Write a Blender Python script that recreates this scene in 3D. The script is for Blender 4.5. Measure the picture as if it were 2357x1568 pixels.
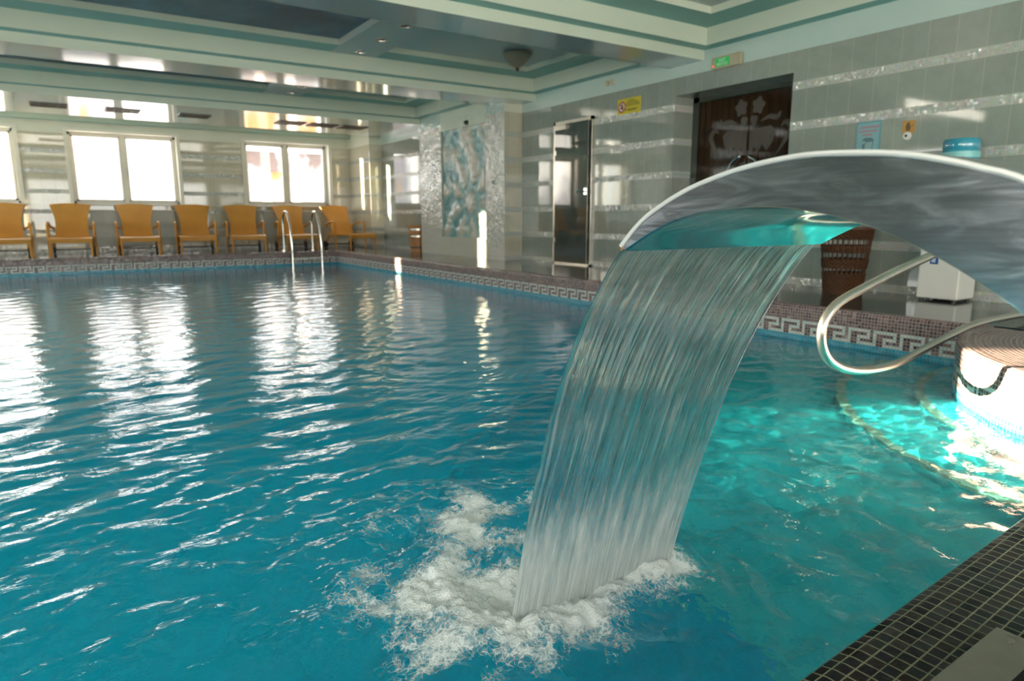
import bpy, math, random
import numpy as np
from mathutils import Vector, Matrix
random.seed(7); rng = np.random.RandomState(11)
S = bpy.context.scene
COL = S.collection
for o in list(bpy.data.objects): bpy.data.objects.remove(o)

# ------------------------------------------------------------------ camera
cam_d = bpy.data.cameras.new('camera'); cam = bpy.data.objects.new('camera', cam_d); COL.objects.link(cam)
YAW, PITCH, ROLL = math.radians(33.41), math.radians(-10.303), math.radians(-0.053)
fw = Vector((math.sin(YAW)*math.cos(PITCH), math.cos(YAW)*math.cos(PITCH), math.sin(PITCH)))
rt = Vector((math.cos(YAW), -math.sin(YAW), 0)); up = rt.cross(fw)
rt2 = rt*math.cos(ROLL)+up*math.sin(ROLL); up2 = up*math.cos(ROLL)-rt*math.sin(ROLL)
M = Matrix(((rt2.x, up2.x, -fw.x, 0), (rt2.y, up2.y, -fw.y, 0), (rt2.z, up2.z, -fw.z, 1.0), (0, 0, 0, 1)))
cam.matrix_world = M
cam_d.sensor_width = 36; cam_d.lens = 1554.4*36/2357
cam_d.clip_start = .02; cam_d.clip_end = 300
cam_d.dof.use_dof = True; cam_d.dof.focus_distance = 1.55; cam_d.dof.aperture_fstop = 4.5
S.camera = cam
# ------------------------------------------------------------------ world, sun, view
W = bpy.data.worlds.new('sky'); S.world = W; W.use_nodes = True
wn = W.node_tree; wb = wn.nodes['Background']
wb.inputs[0].default_value = (1.0, .965, .92, 1); wb.inputs[1].default_value = 3.4
sun_d = bpy.data.lights.new('sun', 'SUN'); sun_d.energy = 48; sun_d.color = (1.0, .80, .56); sun_d.angle = math.radians(.8); sun_d.cycles.is_caustics_light = True
sun = bpy.data.objects.new('sun', sun_d); COL.objects.link(sun)
SUNDIR = Vector((.757, -.638, -.15)).normalized()
sun.rotation_euler = SUNDIR.to_track_quat('-Z', 'Y').to_euler()
S.view_settings.view_transform = 'Standard'; S.view_settings.look = 'None'
S.view_settings.gamma = 1; S.view_settings.use_curve_mapping = False
S.view_settings.exposure = 1.2
S.cycles.max_bounces = 10; S.cycles.diffuse_bounces = 3; S.cycles.glossy_bounces = 4
S.cycles.transmission_bounces = 8; S.cycles.transparent_max_bounces = 12
S.cycles.adaptive_threshold = .03; S.cycles.sample_clamp_indirect = 6; S.cycles.blur_glossy = .5
S.cycles.caustics_reflective = False; S.cycles.caustics_refractive = True

ZD = .2916          # deck height over the water
XW, XP, YP, YF = 6.55, 5.026, 14.677, 16.92
XL, YB = -5.0, -3.0
ZT, ZC, ZS = 2.70, 2.94, 2.83
# window openings (centre coordinates): far wall X ranges, left wall Y ranges, back wall X ranges
FARW = [(-2.6, -.6), (.30, 2.31), (3.74, 5.72)]
LEFTW = [(7.6, 9.6), (12.7, 16.3), (-2.7, 1.9)]
BACKW = [(-4.8, -1.3), (-1.1, 2.4), (2.6, 6.3)]
WZ0, WZ1 = 1.30, 2.76

def portal(loc, sx, sy, d):
    l = bpy.data.lights.new('window_portal', 'AREA'); l.shape = 'RECTANGLE'; l.size = sx; l.size_y = sy; l.energy = 1
    l.cycles.is_portal = True
    o = bpy.data.objects.new('window_portal', l); COL.objects.link(o); o.location = loc
    o.rotation_euler = Vector(d).to_track_quat('-Z', 'Z').to_euler()
for a, b in FARW: portal(((a+b)/2, YF+.02, (WZ0+WZ1)/2), b-a, WZ1-WZ0, (0, -1, 0))
for a, b in LEFTW: portal((XL-.02, (a+b)/2, 1.75), b-a, 2.1, (1, 0, 0))
for a, b in BACKW: portal(((a+b)/2, YB-.02, 1.6), b-a, 2.4, (0, 1, 0))

# ------------------------------------------------------------------ node helper
class G:
    def __init__(s, name):
        s.m = bpy.data.materials.new(name); s.m.use_nodes = True; s.t = s.m.node_tree
        for n in list(s.t.nodes): s.t.nodes.remove(n)
        s.out = s.t.nodes.new('ShaderNodeOutputMaterial')
    def n(s, ty, ins=None, **kw):
        x = s.t.nodes.new('ShaderNode'+ty)
        for k, v in kw.items(): setattr(x, k, v)
        for k, v in (ins or {}).items(): s.set(x.inputs[k], v)
        return x
    def set(s, sock, v):
        if isinstance(v, bpy.types.NodeSocket): s.t.links.new(v, sock)
        elif isinstance(v, bpy.types.Node): s.t.links.new(v.outputs[0], sock)
        else:
            if isinstance(v, tuple) and len(v) == 3 and sock.type == 'RGBA': v = v+(1,)
            sock.default_value = v
    def f(s, op, a, b=0.0, c=0.0):
        return s.n('Math', {0: a, 1: b, 2: c}, operation=op).outputs[0]
    def mix(s, fac, a, b):
        x = s.n('Mix', data_type='RGBA'); s.set(x.inputs[0], fac); s.set(x.inputs[6], a); s.set(x.inputs[7], b); return x.outputs[2]
    def mixf(s, fac, a, b): return s.f('ADD', a, s.f('MULTIPLY', fac, s.f('SUBTRACT', b, a)))
    def ramp(s, fac, stops, interp='LINEAR'):
        x = s.n('ValToRGB', {0: fac}); r = x.color_ramp; r.interpolation = interp
        while len(r.elements) < len(stops): r.elements.new(.5)
        for e, (p, c) in zip(r.elements, stops): e.position = p; e.color = c+(1,) if len(c) == 3 else c
        return x.outputs[0]
    def schlick(s, r0, normal=None):
        d = {'Blend': .5}
        if normal is not None: d['Normal'] = normal
        f = s.n('LayerWeight', d).outputs['Facing']
        return s.f('ADD', r0, s.f('MULTIPLY', s.f('POWER', f, 5.0), 1-r0))
    def coord(s, which='Object'): return s.n('TexCoord').outputs[which]
    def sep(s, v): return s.n('SeparateXYZ', {0: v}).outputs
    def comb(s, x, y, z=0.0): return s.n('CombineXYZ', {0: x, 1: y, 2: z}).outputs[0]
    def noise(s, v, scale, detail=2, rough=.5, dist=0.0):
        x = s.n('TexNoise', {'Vector': v, 'Scale': scale, 'Detail': detail, 'Roughness': rough, 'Distortion': dist}); return x.outputs[0]
    def bump(s, h, strength=.3, dist=.002, normal=None):
        d = {'Height': h, 'Strength': strength, 'Distance': dist}
        if normal is not None: d['Normal'] = normal
        return s.n('Bump', d).outputs[0]
    def bsdf(s, **kw):
        names = dict(col='Base Color', rough='Roughness', metal='Metallic', spec='Specular IOR Level', trans='Transmission Weight', ior='IOR',
                     normal='Normal', emi='Emission Color', emis='Emission Strength', alpha='Alpha', coat='Coat Weight', coatr='Coat Roughness', aniso='Anisotropic')
        return s.n('BsdfPrincipled', {names[k]: v for k, v in kw.items()})
    def done(s, sh): s.set(s.out.inputs[0], sh); return s.m

def plain(name, col, rough=.5, metal=0.0, var=.06, scale=8, spec=.5, **kw):
    g = G(name); c = g.coord()
    n = g.noise(c, scale, 3)
    k = g.mix(n, tuple(x*(1-var) for x in col), tuple(min(1, x*(1+var)) for x in col))
    return g.done(g.bsdf(col=k, rough=rough, metal=metal, spec=spec, **kw))

def mosaic(name, pitch, stops, grout, gw=.09, rough=.15, tilt=.25, swirl=None, spec=.5, pitch2=None, sat=0.0, groutrough=.6):
    g = G(name); uv = g.sep(g.coord('UV'))
    u = g.f('DIVIDE', uv[0], pitch); v = g.f('DIVIDE', uv[1], pitch2 or pitch)
    cu, cv = g.f('FLOOR', u), g.f('FLOOR', v); fu, fv = g.f('FRACT', u), g.f('FRACT', v)
    cell = g.comb(cu, cv, 0.0)
    wn = g.n('TexWhiteNoise', {'Vector': cell}); r, rc = wn.outputs[0], wn.outputs[1]
    e = g.f('MINIMUM', g.f('MINIMUM', fu, g.f('SUBTRACT', 1.0, fu)), g.f('MINIMUM', fv, g.f('SUBTRACT', 1.0, fv)))
    jit = g.f('MULTIPLY', g.f('SUBTRACT', g.noise(g.coord('UV'), 90.0, 2), .5), .05)
    mask = g.n('MapRange', {0: g.f('ADD', e, jit), 1: gw*.7, 2: gw*1.15}).outputs[0]
    col = g.ramp(r, stops, 'LINEAR')
    if sat:
        hs = g.n('HueSaturation', {'Color': (.62, .34, .36, 1), 'Hue': r, 'Saturation': sat, 'Value': 1.35}).outputs[0]
        col = g.mix(.45, col, hs)
    if swirl:
        vec = g.n('VectorMath', {0: g.comb(u, v, 0.0), 1: rc}, operation='MULTIPLY_ADD'); vec.inputs[2].default_value = (0, 0, 0)
        off = g.n('VectorMath', {0: rc, 'Scale': 37.0}, operation='SCALE').outputs[0]
        p = g.n('VectorMath', {0: g.comb(g.f('MULTIPLY', u, 1.4), g.f('MULTIPLY', v, .8), 0.0), 1: off}, operation='ADD').outputs[0]
        nz = g.noise(p, 1.6, 5, .6, 1.2)
        col = g.mix(g.n('MapRange', {0: nz, 1: .58, 2: .72}).outputs[0], col, swirl[0])
        nz2 = g.noise(p, 3.1, 4, .6, 2.0)
        col = g.mix(g.n('MapRange', {0: nz2, 1: .66, 2: .74}).outputs[0], col, swirl[1])
    col = g.mix(mask, grout, col)
    # every tessera sits a little out of true
    rr = g.n('SeparateXYZ', {0: rc}).outputs
    tiltn = g.n('VectorMath', {0: rc, 1: (.5, .5, .5)}, operation='SUBTRACT').outputs[0]
    sc = g.n('VectorMath', {0: tiltn, 'Scale': g.f('MULTIPLY', mask, tilt)}, operation='SCALE').outputs[0]
    nb = g.bump(mask, .5, .0015)
    nm = g.n('VectorMath', {0: nb, 1: sc}, operation='ADD').outputs[0]
    nm = g.n('VectorMath', {0: nm}, operation='NORMALIZE').outputs[0]
    ro = g.mixf(mask, groutrough, g.f('ADD', rough, g.f('MULTIPLY', rr[0], .1)))
    return g.done(g.bsdf(col=col, rough=ro, normal=nm, spec=spec))

def tile_wall(name, axis, tone=(.30, .335, .30), bnd=((.47, .60, .56), (.52, .64, .60))):
    # big satin tiles with bands of small pearly mosaic between the courses, painted band on top
    g = G(name); c = g.sep(g.coord('Object')); h = c[axis]; z = c[2]
    u = g.f('DIVIDE', g.f('ADD', h, .0), .2325)
    k = g.f('DIVIDE', g.f('SUBTRACT', z, ZT-.39-.4045*8), .4045)
    fk = g.f('FRACT', k); ck = g.f('FLOOR', k)
    strip = g.f('LESS_THAN', fk, .20)
    fu = g.f('FRACT', u); eu = g.f('MULTIPLY', g.f('MINIMUM', fu, g.f('SUBTRACT', 1.0, fu)), .2325)
    ez = g.f('MULTIPLY', g.f('MINIMUM', g.f('ABSOLUTE', g.f('SUBTRACT', fk, .2)), g.f('SUBTRACT', 1.0, fk)), .4045)
    grout = g.f('LESS_THAN', g.f('MINIMUM', eu, ez), .0035)
    tid = g.n('TexWhiteNoise', {'Vector': g.comb(g.f('FLOOR', u), ck, 3.0)}).outputs[0]
    mott = g.noise(g.coord('Object'), 9.0, 5, .6)
    base = g.mix(mott, tuple(x*.86 for x in tone), tuple(x*1.16 for x in tone))
    base = g.mix(g.f('MULTIPLY', tid, .22), base, tuple(x*.72 for x in tone))
    base = g.mix(g.f('MULTIPLY', grout, .8), base, (.42, .41, .34))
    # small mosaic
    p = .0202
    mu, mv = g.f('DIVIDE', h, p), g.f('DIVIDE', z, p)
    wn = g.n('TexWhiteNoise', {'Vector': g.comb(g.f('FLOOR', mu), g.f('FLOOR', mv), 1.0)})
    r = wn.outputs[0]
    hs = g.n('HueSaturation', {'Color': (.62, .40, .40, 1), 'Hue': r, 'Saturation': .75, 'Value': 1.0}).outputs[0]
    mcol = g.mix(.5, (.50, .52, .45), hs)
    fmu, fmv = g.f('FRACT', mu), g.f('FRACT', mv)
    em = g.f('MINIMUM', g.f('MINIMUM', fmu, g.f('SUBTRACT', 1.0, fmu)), g.f('MINIMUM', fmv, g.f('SUBTRACT', 1.0, fmv)))
    mm = g.f('GREATER_THAN', em, .1)
    mcol = g.mix(mm, (.42, .43, .38), mcol)
    col = g.mix(strip, base, mcol)
    band = g.f('GREATER_THAN', z, ZT)
    bandc = g.mix(g.noise(g.coord('Object'), 3.0, 3), *bnd)
    col = g.mix(band, col, bandc)
    inv = g.f('MULTIPLY', strip, g.f('SUBTRACT', 1.0, band))
    tiltn = g.n('VectorMath', {0: wn.outputs[1], 1: (.5, .5, .5)}, operation='SUBTRACT').outputs[0]
    sc = g.n('VectorMath', {0: tiltn, 'Scale': g.f('MULTIPLY', inv, .35)}, operation='SCALE').outputs[0]
    hb = g.f('SUBTRACT', 1.0, g.f('MULTIPLY', grout, g.f('SUBTRACT', 1.0, inv)))
    wav = g.f('ADD', hb, g.f('MULTIPLY', g.noise(g.coord('Object'), 5.0, 2), .35))
    nb = g.bump(wav, .22, .0008)
    nm = g.n('VectorMath', {0: g.n('VectorMath', {0: nb, 1: sc}, operation='ADD').outputs[0]}, operation='NORMALIZE').outputs[0]
    ro = g.mixf(inv, .045, .14); ro = g.mixf(band, ro, .35)
    return g.done(g.bsdf(col=col, rough=ro, normal=nm, spec=.95))

# ------------------------------------------------------------------ mesh helper
class MB:
    def __init__(s): s.v = []; s.f = []; s.uv = []; s.mi = []
    def face(s, pts, uv=None, mi=0):
        b = len(s.v); s.v += [tuple(p) for p in pts]; s.f.append(tuple(range(b, b+len(pts))))
        s.uv.append(uv or [(p[0], p[1]) for p in pts]); s.mi.append(mi)
    def box(s, x0, y0, z0, x1, y1, z1, mi=0, bev=0):
        P = [(x0, y0, z0), (x1, y0, z0), (x1, y1, z0), (x0, y1, z0), (x0, y0, z1), (x1, y0, z1), (x1, y1, z1), (x0, y1, z1)]
        b = len(s.v); s.v += P
        for q in ((0, 3, 2, 1), (4, 5, 6, 7), (0, 1, 5, 4), (1, 2, 6, 5), (2, 3, 7, 6), (3, 0, 4, 7)):
            s.f.append(tuple(b+i for i in q)); s.uv.append([(P[i][0]+P[i][1], P[i][2]+P[i][1]*.3) for i in q]); s.mi.append(mi)
    def grid(s, rows, closed=False, mi=0, capa=False, capb=False, uvs=None):
        b = len(s.v); n = len(rows[0])
        for r in rows: s.v += [tuple(p) for p in r]
        for i in range(len(rows)-1):
            for j in range(n if closed else n-1):
                k = (j+1) % n
                s.f.append((b+i*n+j, b+i*n+k, b+(i+1)*n+k, b+(i+1)*n+j)); s.mi.append(mi)
                s.uv.append([(j/n, i/len(rows)), ((j+1)/n, i/len(rows)), ((j+1)/n, (i+1)/len(rows)), (j/n, (i+1)/len(rows))])
        for cap, r in ((capa, 0), (capb, len(rows)-1)):
            if cap:
                q = [b+r*n+j for j in range(n)]
                if r == 0: q = q[::-1]
                s.f.append(tuple(q)); s.uv.append([(0, 0)]*n); s.mi.append(mi)
    def tube(s, path, r, n=12, mi=0, caps=True):
        P = [Vector(p) for p in path]; rows = []; R = r if isinstance(r, (list, tuple)) else [r]*len(P)
        t0 = (P[1]-P[0]).normalized(); a = Vector((0, 0, 1)) if abs(t0.z) < .9 else Vector((1, 0, 0))
        nx = t0.cross(a).normalized()
        for i, p in enumerate(P):
            t = ((P[min(i+1, len(P)-1)]-p).normalized()+(p-P[max(i-1, 0)]).normalized()).normalized()
            nx = (nx-t*nx.dot(t)).normalized(); ny = t.cross(nx)
            rows.append([p+(nx*math.cos(k*2*math.pi/n)+ny*math.sin(k*2*math.pi/n))*R[i] for k in range(n)])
        s.grid(rows, True, mi, caps, caps)
    def lathe(s, prof, n=24, c=(0, 0, 0), mi=0, capa=False, capb=False):
        rows = [[(c[0]+r*math.cos(2*math.pi*k/n), c[1]+r*math.sin(2*math.pi*k/n), c[2]+z) for k in range(n)] for r, z in prof]
        s.grid(rows, True, mi, capa, capb)
    def build(s, name, mats, parent=None, smooth=False, loc=None, bevel=0, **props):
        me = bpy.data.meshes.new(name); me.from_pydata(s.v, [], s.f)
        ul = me.uv_layers.new(name='UVMap'); flat = [c for f in s.uv for p in f for c in p]
        ul.data.foreach_set('uv', flat)
        for m in (mats if isinstance(mats, (list, tuple)) else [mats]): me.materials.append(m)
        me.polygons.foreach_set('material_index', s.mi)
        if smooth: me.polygons.foreach_set('use_smooth', [True]*len(s.f))
        me.update()
        o = bpy.data.objects.new(name, me); COL.objects.link(o)
        if smooth == 'auto' or smooth:
            try: me.set_sharp_from_angle(angle=math.radians(45))
            except Exception: pass
        if loc: o.location = loc
        if parent: o.parent = parent
        if bevel:
            md = o.modifiers.new('bevel', 'BEVEL'); md.width = bevel; md.segments = 2; md.limit_method = 'ANGLE'
        for k, v in props.items(): o[k] = v
        return o
def thing(name, label, cat, loc=(0, 0, 0), rz=0, group=None):
    o = bpy.data.objects.new(name, None); COL.objects.link(o); o.location = loc; o.rotation_euler = (0, 0, rz)
    o.empty_display_size = .1; o['label'] = label; o['category'] = cat
    if group: o['group'] = group
    return o
def tag(o, label, cat, group=None, kind=None):
    o['label'] = label; o['category'] = cat
    if group: o['group'] = group
    if kind: o['kind'] = kind
    return o
def dup(root, loc, rz=None, label=None, group=None):
    r = root.copy(); COL.objects.link(r); r.location = loc
    if rz is not None: r.rotation_euler = (0, 0, rz)
    if label: r['label'] = label
    if group: r['group'] = group
    for ch in list(root.children):
        c = ch.copy(); COL.objects.link(c); c.parent = r
        for q in ch.children:
            d = q.copy(); COL.objects.link(d); d.parent = c
    return r
def smoothpath(pts, k=6):
    P = [Vector(p) for p in pts]; out = []
    for i in range(len(P)-1):
        a, b, c, d = P[max(i-1, 0)], P[i], P[i+1], P[min(i+2, len(P)-1)]
        for j in range(k):
            t = j/k
            out.append(.5*((2*b)+(c-a)*t+(2*a-5*b+4*c-d)*t*t+(3*b-a-3*c+d)*t**3))
    out.append(P[-1]); return out

# ------------------------------------------------------------------ materials
PT = .0246
m_wallR = tile_wall('tile_wall_side', 1)
m_wallF_lit = tile_wall('tile_wall_end_lit', 0, (.58, .54, .42), ((.66, .66, .54), (.70, .70, .58)))  # warm far-end light is put into the tile and band colours
m_brown = mosaic('brown_mosaic', PT, [(0, (.07, .04, .05)), (.4, (.15, .08, .08)), (.75, (.28, .16, .14)), (1, (.09, .055, .08))], (.42, .36, .33), .08, .14, .3)
m_key = mosaic('pearl_mosaic', PT, [(0, (.55, .60, .52)), (.5, (.66, .70, .62)), (1, (.50, .58, .56))], (.30, .27, .25), .07, .14, .35, sat=.35)
m_blue = mosaic('blue_mosaic', PT, [(0, (.02, .28, .42)), (.5, (.03, .36, .50)), (1, (.02, .22, .36))], (.25, .45, .5), .06, .2, .2)
m_pool = mosaic('pool_floor_mosaic', .05, [(0, (.002, .64, .90)), (.5, (.002, .70, .94)), (1, (.002, .60, .87))], (.02, .68, .90), .05, .3, .1)
m_step = mosaic('step_mosaic', PT*2, [(0, (.06, .70, .78)), (.5, (.10, .76, .82)), (1, (.05, .64, .74))], (.14, .76, .80), .05, .3, .1)
m_nose = mosaic('step_nosing', PT, [(0, (.55, .58, .46)), (1, (.65, .66, .55))], (.5, .52, .45), .05, .3, .1)
m_deck = mosaic('dark_mosaic', .0272, [(0, (.006, .007, .010)), (.35, (.010, .009, .016)), (.6, (.022, .014, .012)), (.8, (.012, .013, .018)), (1, (.030, .022, .018))],
                (.29, .30, .18), .055, .09, .08, swirl=((.05, .028, .016), (.32, .085, .035)), pitch2=.0248, spec=.25)
g = G('dark_stone_floor'); c = g.coord()
n1 = g.noise(c, 4.0, 6, .65); s_ = g.sep(c)
e1 = g.f('ABSOLUTE', g.f('SUBTRACT', g.f('FRACT', g.f('DIVIDE', s_[0], .3)), .5)); e2 = g.f('ABSOLUTE', g.f('SUBTRACT', g.f('FRACT', g.f('DIVIDE', s_[1], .3)), .5))
gr = g.f('GREATER_THAN', g.f('MAXIMUM', e1, e2), .493)
m_floor = g.done(g.bsdf(col=g.mix(gr, g.mix(n1, (.05, .056, .052), (.10, .108, .098)), (.12, .12, .10)), rough=.10, spec=.6, normal=g.bump(n1, .08, .001)))
m_soffit = plain('glossy_soffit_paint', (.40, .50, .50), .13, var=.05, scale=2, spec=.9, coat=.6, coatr=.06)
m_face = plain('cream_green_paint', (.60, .66, .56), .3, var=.03, scale=2)
m_teal = plain('teal_paint', (.13, .40, .37), .35, var=.06, scale=2)
m_ceil = plain('ceiling_paint', (.52, .57, .54), .4, var=.03, scale=2)
g = G('painted_sky_ceiling'); n = g.noise(g.coord(), .55, 6, .6, .8)
m_sky = g.done(g.bsdf(col=g.ramp(n, [(.33, (.002, .03, .07)), (.50, (.008, .075, .13)), (.62, (.05, .17, .23)), (.80, (.22, .34, .38))]), rough=.35))
m_white = plain('white_plastic', (.78, .76, .70), .35, var=.02)
m_frame = plain('window_frame_plastic', (.80, .76, .66), .3, var=.02)
m_reveal = plain('white_reveal', (.80, .78, .70), .5, var=.03)
m_dark = plain('dark_rubber', (.02, .018, .016), .5)
m_black = plain('black_void', (.006, .006, .006), .6)
m_vent = plain('brown_vent_metal', (.10, .075, .055), .45)
m_chrome = plain('chrome', (.78, .76, .72), .10, 1.0, var=.03)
m_satin = plain('satin_steel', (.60, .57, .52), .26, 1.0, var=.05)
g = G('golden_rattan'); c = g.coord(); s_ = g.sep(c)
wv = g.n('TexWave', {'Vector': c, 'Scale': 26.0, 'Distortion': .6, 'Detail': 1.0}, bands_direction='Z').outputs[1]
wx = g.n('TexWave', {'Vector': c, 'Scale': 30.0, 'Distortion': .6, 'Detail': 1.0}, bands_direction='X').outputs[1]
w2 = g.f('MULTIPLY', wv, wx); big = g.noise(c, 3.0, 2)
m_rattan = g.done(g.bsdf(col=g.mix(g.f('ADD', g.f('MULTIPLY', w2, .5), g.f('MULTIPLY', big, .5)), (.54, .22, .025), (.88, .43, .075)), rough=.42, normal=g.bump(w2, .5, .004)))
g = G('brown_wicker'); c = g.coord()
wv = g.n('TexWave', {'Vector': c, 'Scale': 20.0, 'Distortion': 1.5}, bands_direction='Z').outputs[1]
m_wicker = g.done(g.bsdf(col=g.mix(wv, (.02, .008, .003), (.13, .05, .018)), rough=.5, normal=g.bump(wv, .5, .004)))
g = G('bucket_wood'); c = g.coord(); s_ = g.sep(c)
wv = g.noise(g.comb(g.f('MULTIPLY', s_[0], 12.0), g.f('MULTIPLY', s_[1], 12.0), s_[2]), 3.0, 4)
m_wood = g.done(g.bsdf(col=g.mix(wv, (.26, .10, .025), (.60, .28, .09)), rough=.4))
m_cooler = plain('cooler_plastic', (.72, .70, .65), .35, var=.03)
# brushed steel of the cascade
g = G('brushed_steel'); c = g.coord(); s_ = g.sep(c)
st = g.noise(g.comb(g.f('MULTIPLY', s_[0], 30.0), g.f('MULTIPLY', s_[1], 6.0), g.f('MULTIPLY', s_[2], 330.0)), 1.0, 4, .7)
cl = g.noise(c, 7.0, 4, .6)
smear = g.n('MapRange', {0: g.noise(g.comb(g.f('MULTIPLY', s_[1], 3.0), 0.0, g.f('MULTIPLY', s_[2], 14.0)), 2.0, 4, .65, 1.5), 1: .45, 2: .75}).outputs[0]
kk = g.f('ADD', g.f('MULTIPLY', st, .5), g.f('ADD', g.f('MULTIPLY', cl, .3), g.f('MULTIPLY', smear, .45)))
m_steel = g.done(g.bsdf(col=g.mix(kk, (.18, .215, .28), (.66, .65, .68)), metal=1.0, rough=g.f('ADD', g.f('ADD', .07, g.f('MULTIPLY', smear, .14)), g.f('ADD', g.f('MULTIPLY', st, .10), g.f('MULTIPLY', cl, .08))), normal=g.bump(st, .03, .0003)))
m_polish = plain('polished_steel', (.62, .66, .66), .07, 1.0, var=.05, scale=6)
m_lip = plain('stained_steel_edge', (.42, .27, .16), .3, 1.0, var=.4, scale=60)
g = G('scuffed_plate'); c = g.coord()
sc = g.n('TexWave', {'Vector': c, 'Scale': 14.0, 'Distortion': 18.0, 'Detail': 3.0}).outputs[1]
m_plate = g.done(g.bsdf(col=g.mix(g.noise(c, 30, 4), (.30, .28, .23), (.40, .37, .30)), metal=.55, rough=.42, normal=g.bump(g.noise(c, 300, 3), .15, .0005)))

# ------------------------------------------------------------------ pool path (seen from the water, left to right)
SL = .055
def neary(x): return .50+SL*x
path = []
def seg(a, b, step):
    n = max(1, round((Vector(b)-Vector(a)).length/step)); return [Vector(a).lerp(Vector(b), i/n) for i in range(n)]
CX, CY, CR = 5.0, .35, 1.62
path += seg((XL, YP), (XP, YP), PT)
path += seg((XP, YP), (XP, CY+CR), PT)
a1 = math.pi-math.asin((neary(3.42)-CY)/CR)
n = round((a1-math.pi/2)*CR/PT)
path += [Vector((CX+.026*(1-i/n)+CR*math.cos(math.pi/2+(a1-math.pi/2)*i/n), CY+CR*math.sin(math.pi/2+(a1-math.pi/2)*i/n))) for i in range(n)]
pe = Vector((CX+CR*math.cos(a1), CY+CR*math.sin(a1)))
path += seg(pe, (XL, neary(XL)), PT)+[Vector((XL, neary(XL)))]
NP = len(path); xs0 = 3.35
nor = []                                    # outward (away from the water) = left of travel is inside?
for i in range(NP):
    d = (path[min(i+1, NP-1)]-path[max(i-1, 0)]).normalized()
    nor.append(Vector((-d.y, d.x)))         # travelling right along the far wall, left normal = +Y = outward
def pp(i, o, z):
    q = path[i]+nor[i]*o; return (q.x, q.y, z)
KEY = ['11111110', '10000010', '10011110', '10010000', '10011111']
mb = MB()
zr = [ZD-.008]+[ZD-PT*k for k in range(1, 11)]
def rowz(k): return ZD-.006-(PT*.98)*k
for i in range(NP-1):
    cc = i % 8
    u0, u1 = i*PT+1e-5, (i+1)*PT-1e-5
    def q(o0, z0, o1, z1, v0, v1, mi): mb.face([pp(i, o1, z1), pp(i+1, o1, z1), pp(i+1, o0, z0), pp(i, o0, z0)], [(u0, v1), (u1, v1), (u1, v0), (u0, v0)], mi)
    near = path[i].y < 1.0 and path[i].x < xs0-.02
    if not near: q(PT*3, ZD, PT, ZD, 0, PT*2, 0)
    if not near:
        q(PT, ZD, .006, ZD-.007, PT*2, PT*3, 0)
        q(.006, ZD-.007, 0, rowz(1), PT*3, PT*4, 0)
    q(0, rowz(1), 0, rowz(5), PT*4, PT*8, 0)
    for r in range(5):
        q(0, rowz(5+r), 0, rowz(6+r), PT*(8+r), PT*(9+r), 1 if KEY[r][cc] == '1' else 0)
    q(0, rowz(10), 0, -.10, PT*13, PT*13+rowz(10)+.10, 2)
    q(0, -.10, 0, -1.45, PT*20, PT*20+1.35, 3)
mb.build('pool_wall', [m_brown, m_key, m_blue, m_pool], kind='structure', label='pool wall with a greek key mosaic band above the waterline')
mb = MB(); mb.face([(XL, -.6, -1.45), (XP+.2, -.6, -1.45), (XP+.2, YP+.1, -1.45), (XL, YP+.1, -1.45)])
mb.box(XL-.25, YB, -1.6, XL, YF+.3, ZD-.03); mb.box(XL, YP+.05, -1.6, XW+.9, YF+.3, ZD-.03); mb.box(XP+.05, -.6, -1.6, XW+.9, YP+.05, ZD-.03); mb.box(XL, YB, -1.6, XW+.9, -.6, ZD-.03)
mb.build('pool_floor', [m_pool], kind='structure')
# steps round the block, under water
mb = MB()
for r0, r1, zt in ((1.60, 1.80, -.07), (1.80, 2.22, -.16), (2.22, 3.0, -.27)):
    n = 60; A = [math.pi/2-.25+(math.pi*.62)*k/n for k in range(n+1)]
    for k in range(n):
        def P(r, a, z): return (CX+r*math.cos(a), CY+r*math.sin(a), z)
        def quad(ra, za, rb, zb, mi):
            mb.face([P(ra, A[k], za), P(rb, A[k], zb), P(rb, A[k+1], zb), P(ra, A[k+1], za)], [(A[k]*1.6, ra-za), (A[k]*1.6, rb-zb), (A[k+1]*1.6, rb-zb), (A[k+1]*1.6, ra-za)], mi)
        if zt < -.2: quad(3.0, -.27, 3.5, -.50, 0); quad(3.5, -.50, 3.9, -.95, 2); quad(3.9, -.95, 4.5, -1.44, 2)
        quad(r0-.02, zt, r1-.05, zt, 0); quad(r1-.05, zt, r1, zt, 1 if zt > -.2 else 0)
        if zt > -.2: quad(r1, zt, r1, zt-.03, 1); quad(r1, zt-.03, r1, zt-.2, 0)
mb.build('pool_steps', [m_step, m_nose, m_pool], kind='structure', label='curved submerged pool steps with pale nosings round the corner block')

# decks
OO = PT*3
mb = MB()
mb.face([(XP+OO, CY, ZD), (XW+.8, CY, ZD), (XW+.8, YF, ZD), (XP+OO, YF, ZD)])
mb.face([(XL, YP+OO, ZD), (XP+OO, YP+OO, ZD), (XP+OO, YF, ZD), (XL, YF, ZD)])
mb.face([(CX+.2, YB, ZD), (XW+.8, YB, ZD), (XW+.8, CY, ZD), (CX+.2, CY, ZD)])
mb.face([(XL, YB, ZD), (CX+.2, YB, ZD), (CX+.2, -1.2, ZD), (XL, -1.2, ZD)])
mb.build('floor', [m_floor], kind='structure', label='glossy dark stone deck along the walls')
mb = MB()
ca = math.atan(SL); e = Vector((math.cos(ca), math.sin(ca))); nn = Vector((-e.y, e.x))
def uvn(p): q = Vector((p[0], p[1]-.5)); return (q.dot(e)+.02, q.dot(nn)+PT*20*1.008)
xb = pe.x
P4 = [(XL, -1.2), (xb+.0, -1.2), (xb+.0, neary(xb)-OO/math.cos(ca)), (XL, neary(XL)-OO/math.cos(ca))]
mb.face([(x, y, ZD) for x, y in P4], [uvn(p) for p in P4])
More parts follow.
